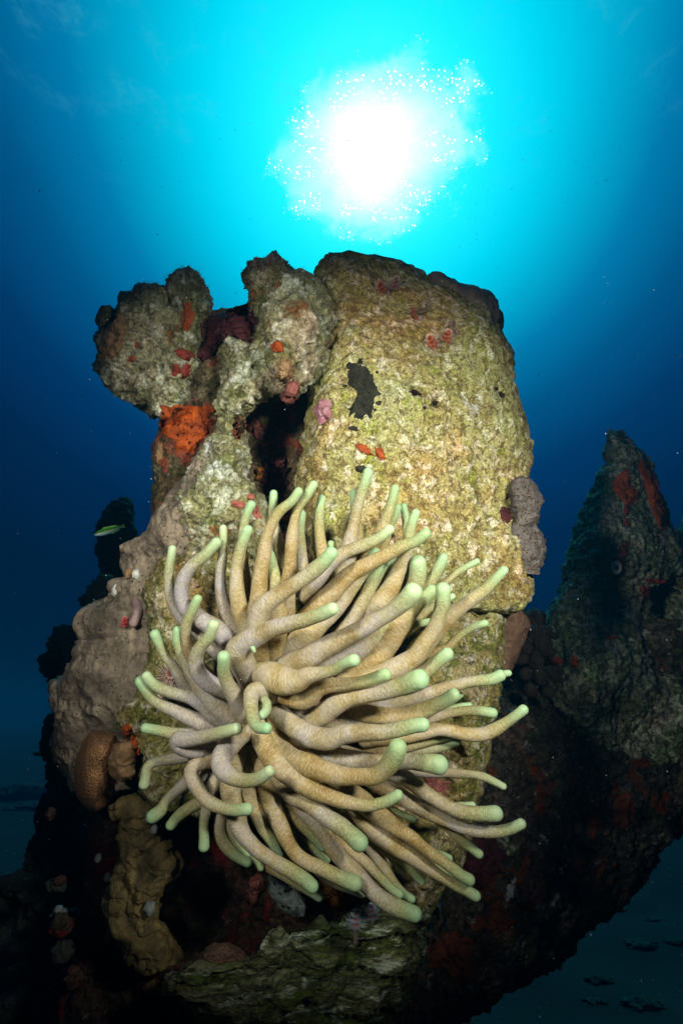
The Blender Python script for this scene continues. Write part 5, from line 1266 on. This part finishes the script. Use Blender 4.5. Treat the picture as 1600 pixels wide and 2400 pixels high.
# the mound that carries the reef
r2_ = ((GX - .02) / .62) ** 2 + ((GY - 1.15) / .62) ** 2
GZ = GZ + .42 * np.exp(-r2_ * 1.0) * (1 + .2 * fbm(pp, 7, 3, .5, 8))
V = np.stack([GX, GY, GZ], -1).reshape(-1, 3); idx = np.arange(N_ * N_).reshape(N_, N_)
F = np.stack([idx[:-1, :-1], idx[:-1, 1:], idx[1:, 1:], idx[1:, :-1]], -1).reshape(-1, 4)
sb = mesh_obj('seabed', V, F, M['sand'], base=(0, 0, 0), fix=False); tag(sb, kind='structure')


def floor_rock(x, y, r, label, zs=.5):
    gz = GZ[np.argmin(abs(gy_ - y)), np.argmin(abs(gx_ - x))]
    o = blob('seabed_rock', (x, y, gz + r * .02), r, M['dark'], None, 1.4, 1, zs * .7, amp=.9, nscale=1.6, seed=x * 3 + y, n=24, fine=.3)
    tag(o, label, 'rock', 'dark rocks scattered on the sand')


def on_floor(px, py):
    v = P(px, py, 1.0); s = FLOOR / v[2]; return v[0] * s, v[1] * s
for (px, py, r, lb) in [(1510, 2215, .055, 'dark round rock on the sand at right'), (1400, 2300, .035, 'small dark stone on the sand near the lower right reef edge'), (1390, 2350, .03, 'little stone in the bottom right sand, nearest the reef'),
                        (1590, 2210, .04, 'dark stone cut by the right edge on the sand'), (1500, 2360, .045, 'flat dark stone near the bottom right corner'), (1450, 2130, .03, 'small stone farthest up the right-hand sand'),
                        (60, 1900, .16, 'dim rock far off on the sand at left'), (30, 1872, .35, 'faint far rock bank on the sand at the left edge'), (1530, 2150, .03, 'small stone above the round dark rock on the sand')]:
    x, y = on_floor(px, py); floor_rock(x, y, r, lb)

# drifting specks
n = 1300; V = []; F = []
for k in range(n):
    dd = rng.uniform(.5, 3.2); px, py = rng.uniform(-100, 1700), rng.uniform(250, 2500)
    c0 = P(px, py, dd); r_ = rng.uniform(.4, 1.0) * .00095 * dd ** .8
    if rng.uniform() < .08: r_ *= 1.8
    b0 = len(V)
    V += [c0 + np.array(v) * r_ for v in ((1, 0, 0), (-1, 0, 0), (0, 1, 0), (0, -1, 0), (0, 0, 1.3), (0, 0, -1))]
    F += [[b0 + a, b0 + b_, b0 + c_] for a, b_, c_ in ((0, 2, 4), (2, 1, 4), (1, 3, 4), (3, 0, 4), (2, 0, 5), (1, 2, 5), (3, 1, 5), (0, 3, 5))]
o = mesh_obj('marine_snow', V, F, M['white']); tag(o, 'tiny pale specks drifting in the water', 'marine snow', kind='stuff')

# ------------------------------------------------------------------ the water's haze
hm = bpy.data.materials.new('water_haze'); hm.use_nodes = True
hn = hm.node_tree.nodes; hl = hm.node_tree.links; hn.clear()
pv = hn.new('ShaderNodeVolumePrincipled'); ho = hn.new('ShaderNodeOutputMaterial')
pv.inputs['Color'].default_value = (0.03, 0.30, 0.52, 1); pv.inputs['Density'].default_value = 0.038
pv.inputs['Anisotropy'].default_value = 0.2
hl.new(pv.outputs[0], ho.inputs['Volume'])
x0, x1, y0, y1, z0, z1 = -41, 41, -3, 69, FLOOR - 1.3, 2.2
HV = [(x, y, z) for x in (x0, x1) for y in (y0, y1) for z in (z0, z1)]
HF = [[0, 1, 3, 2], [4, 6, 7, 5], [0, 4, 5, 1], [2, 3, 7, 6], [0, 2, 6, 4], [1, 5, 7, 3]]
USE_HAZE = True
if USE_HAZE:
    hz = mesh_obj('haze', HV, HF, hm, smooth=False); tag(hz, kind='stuff')
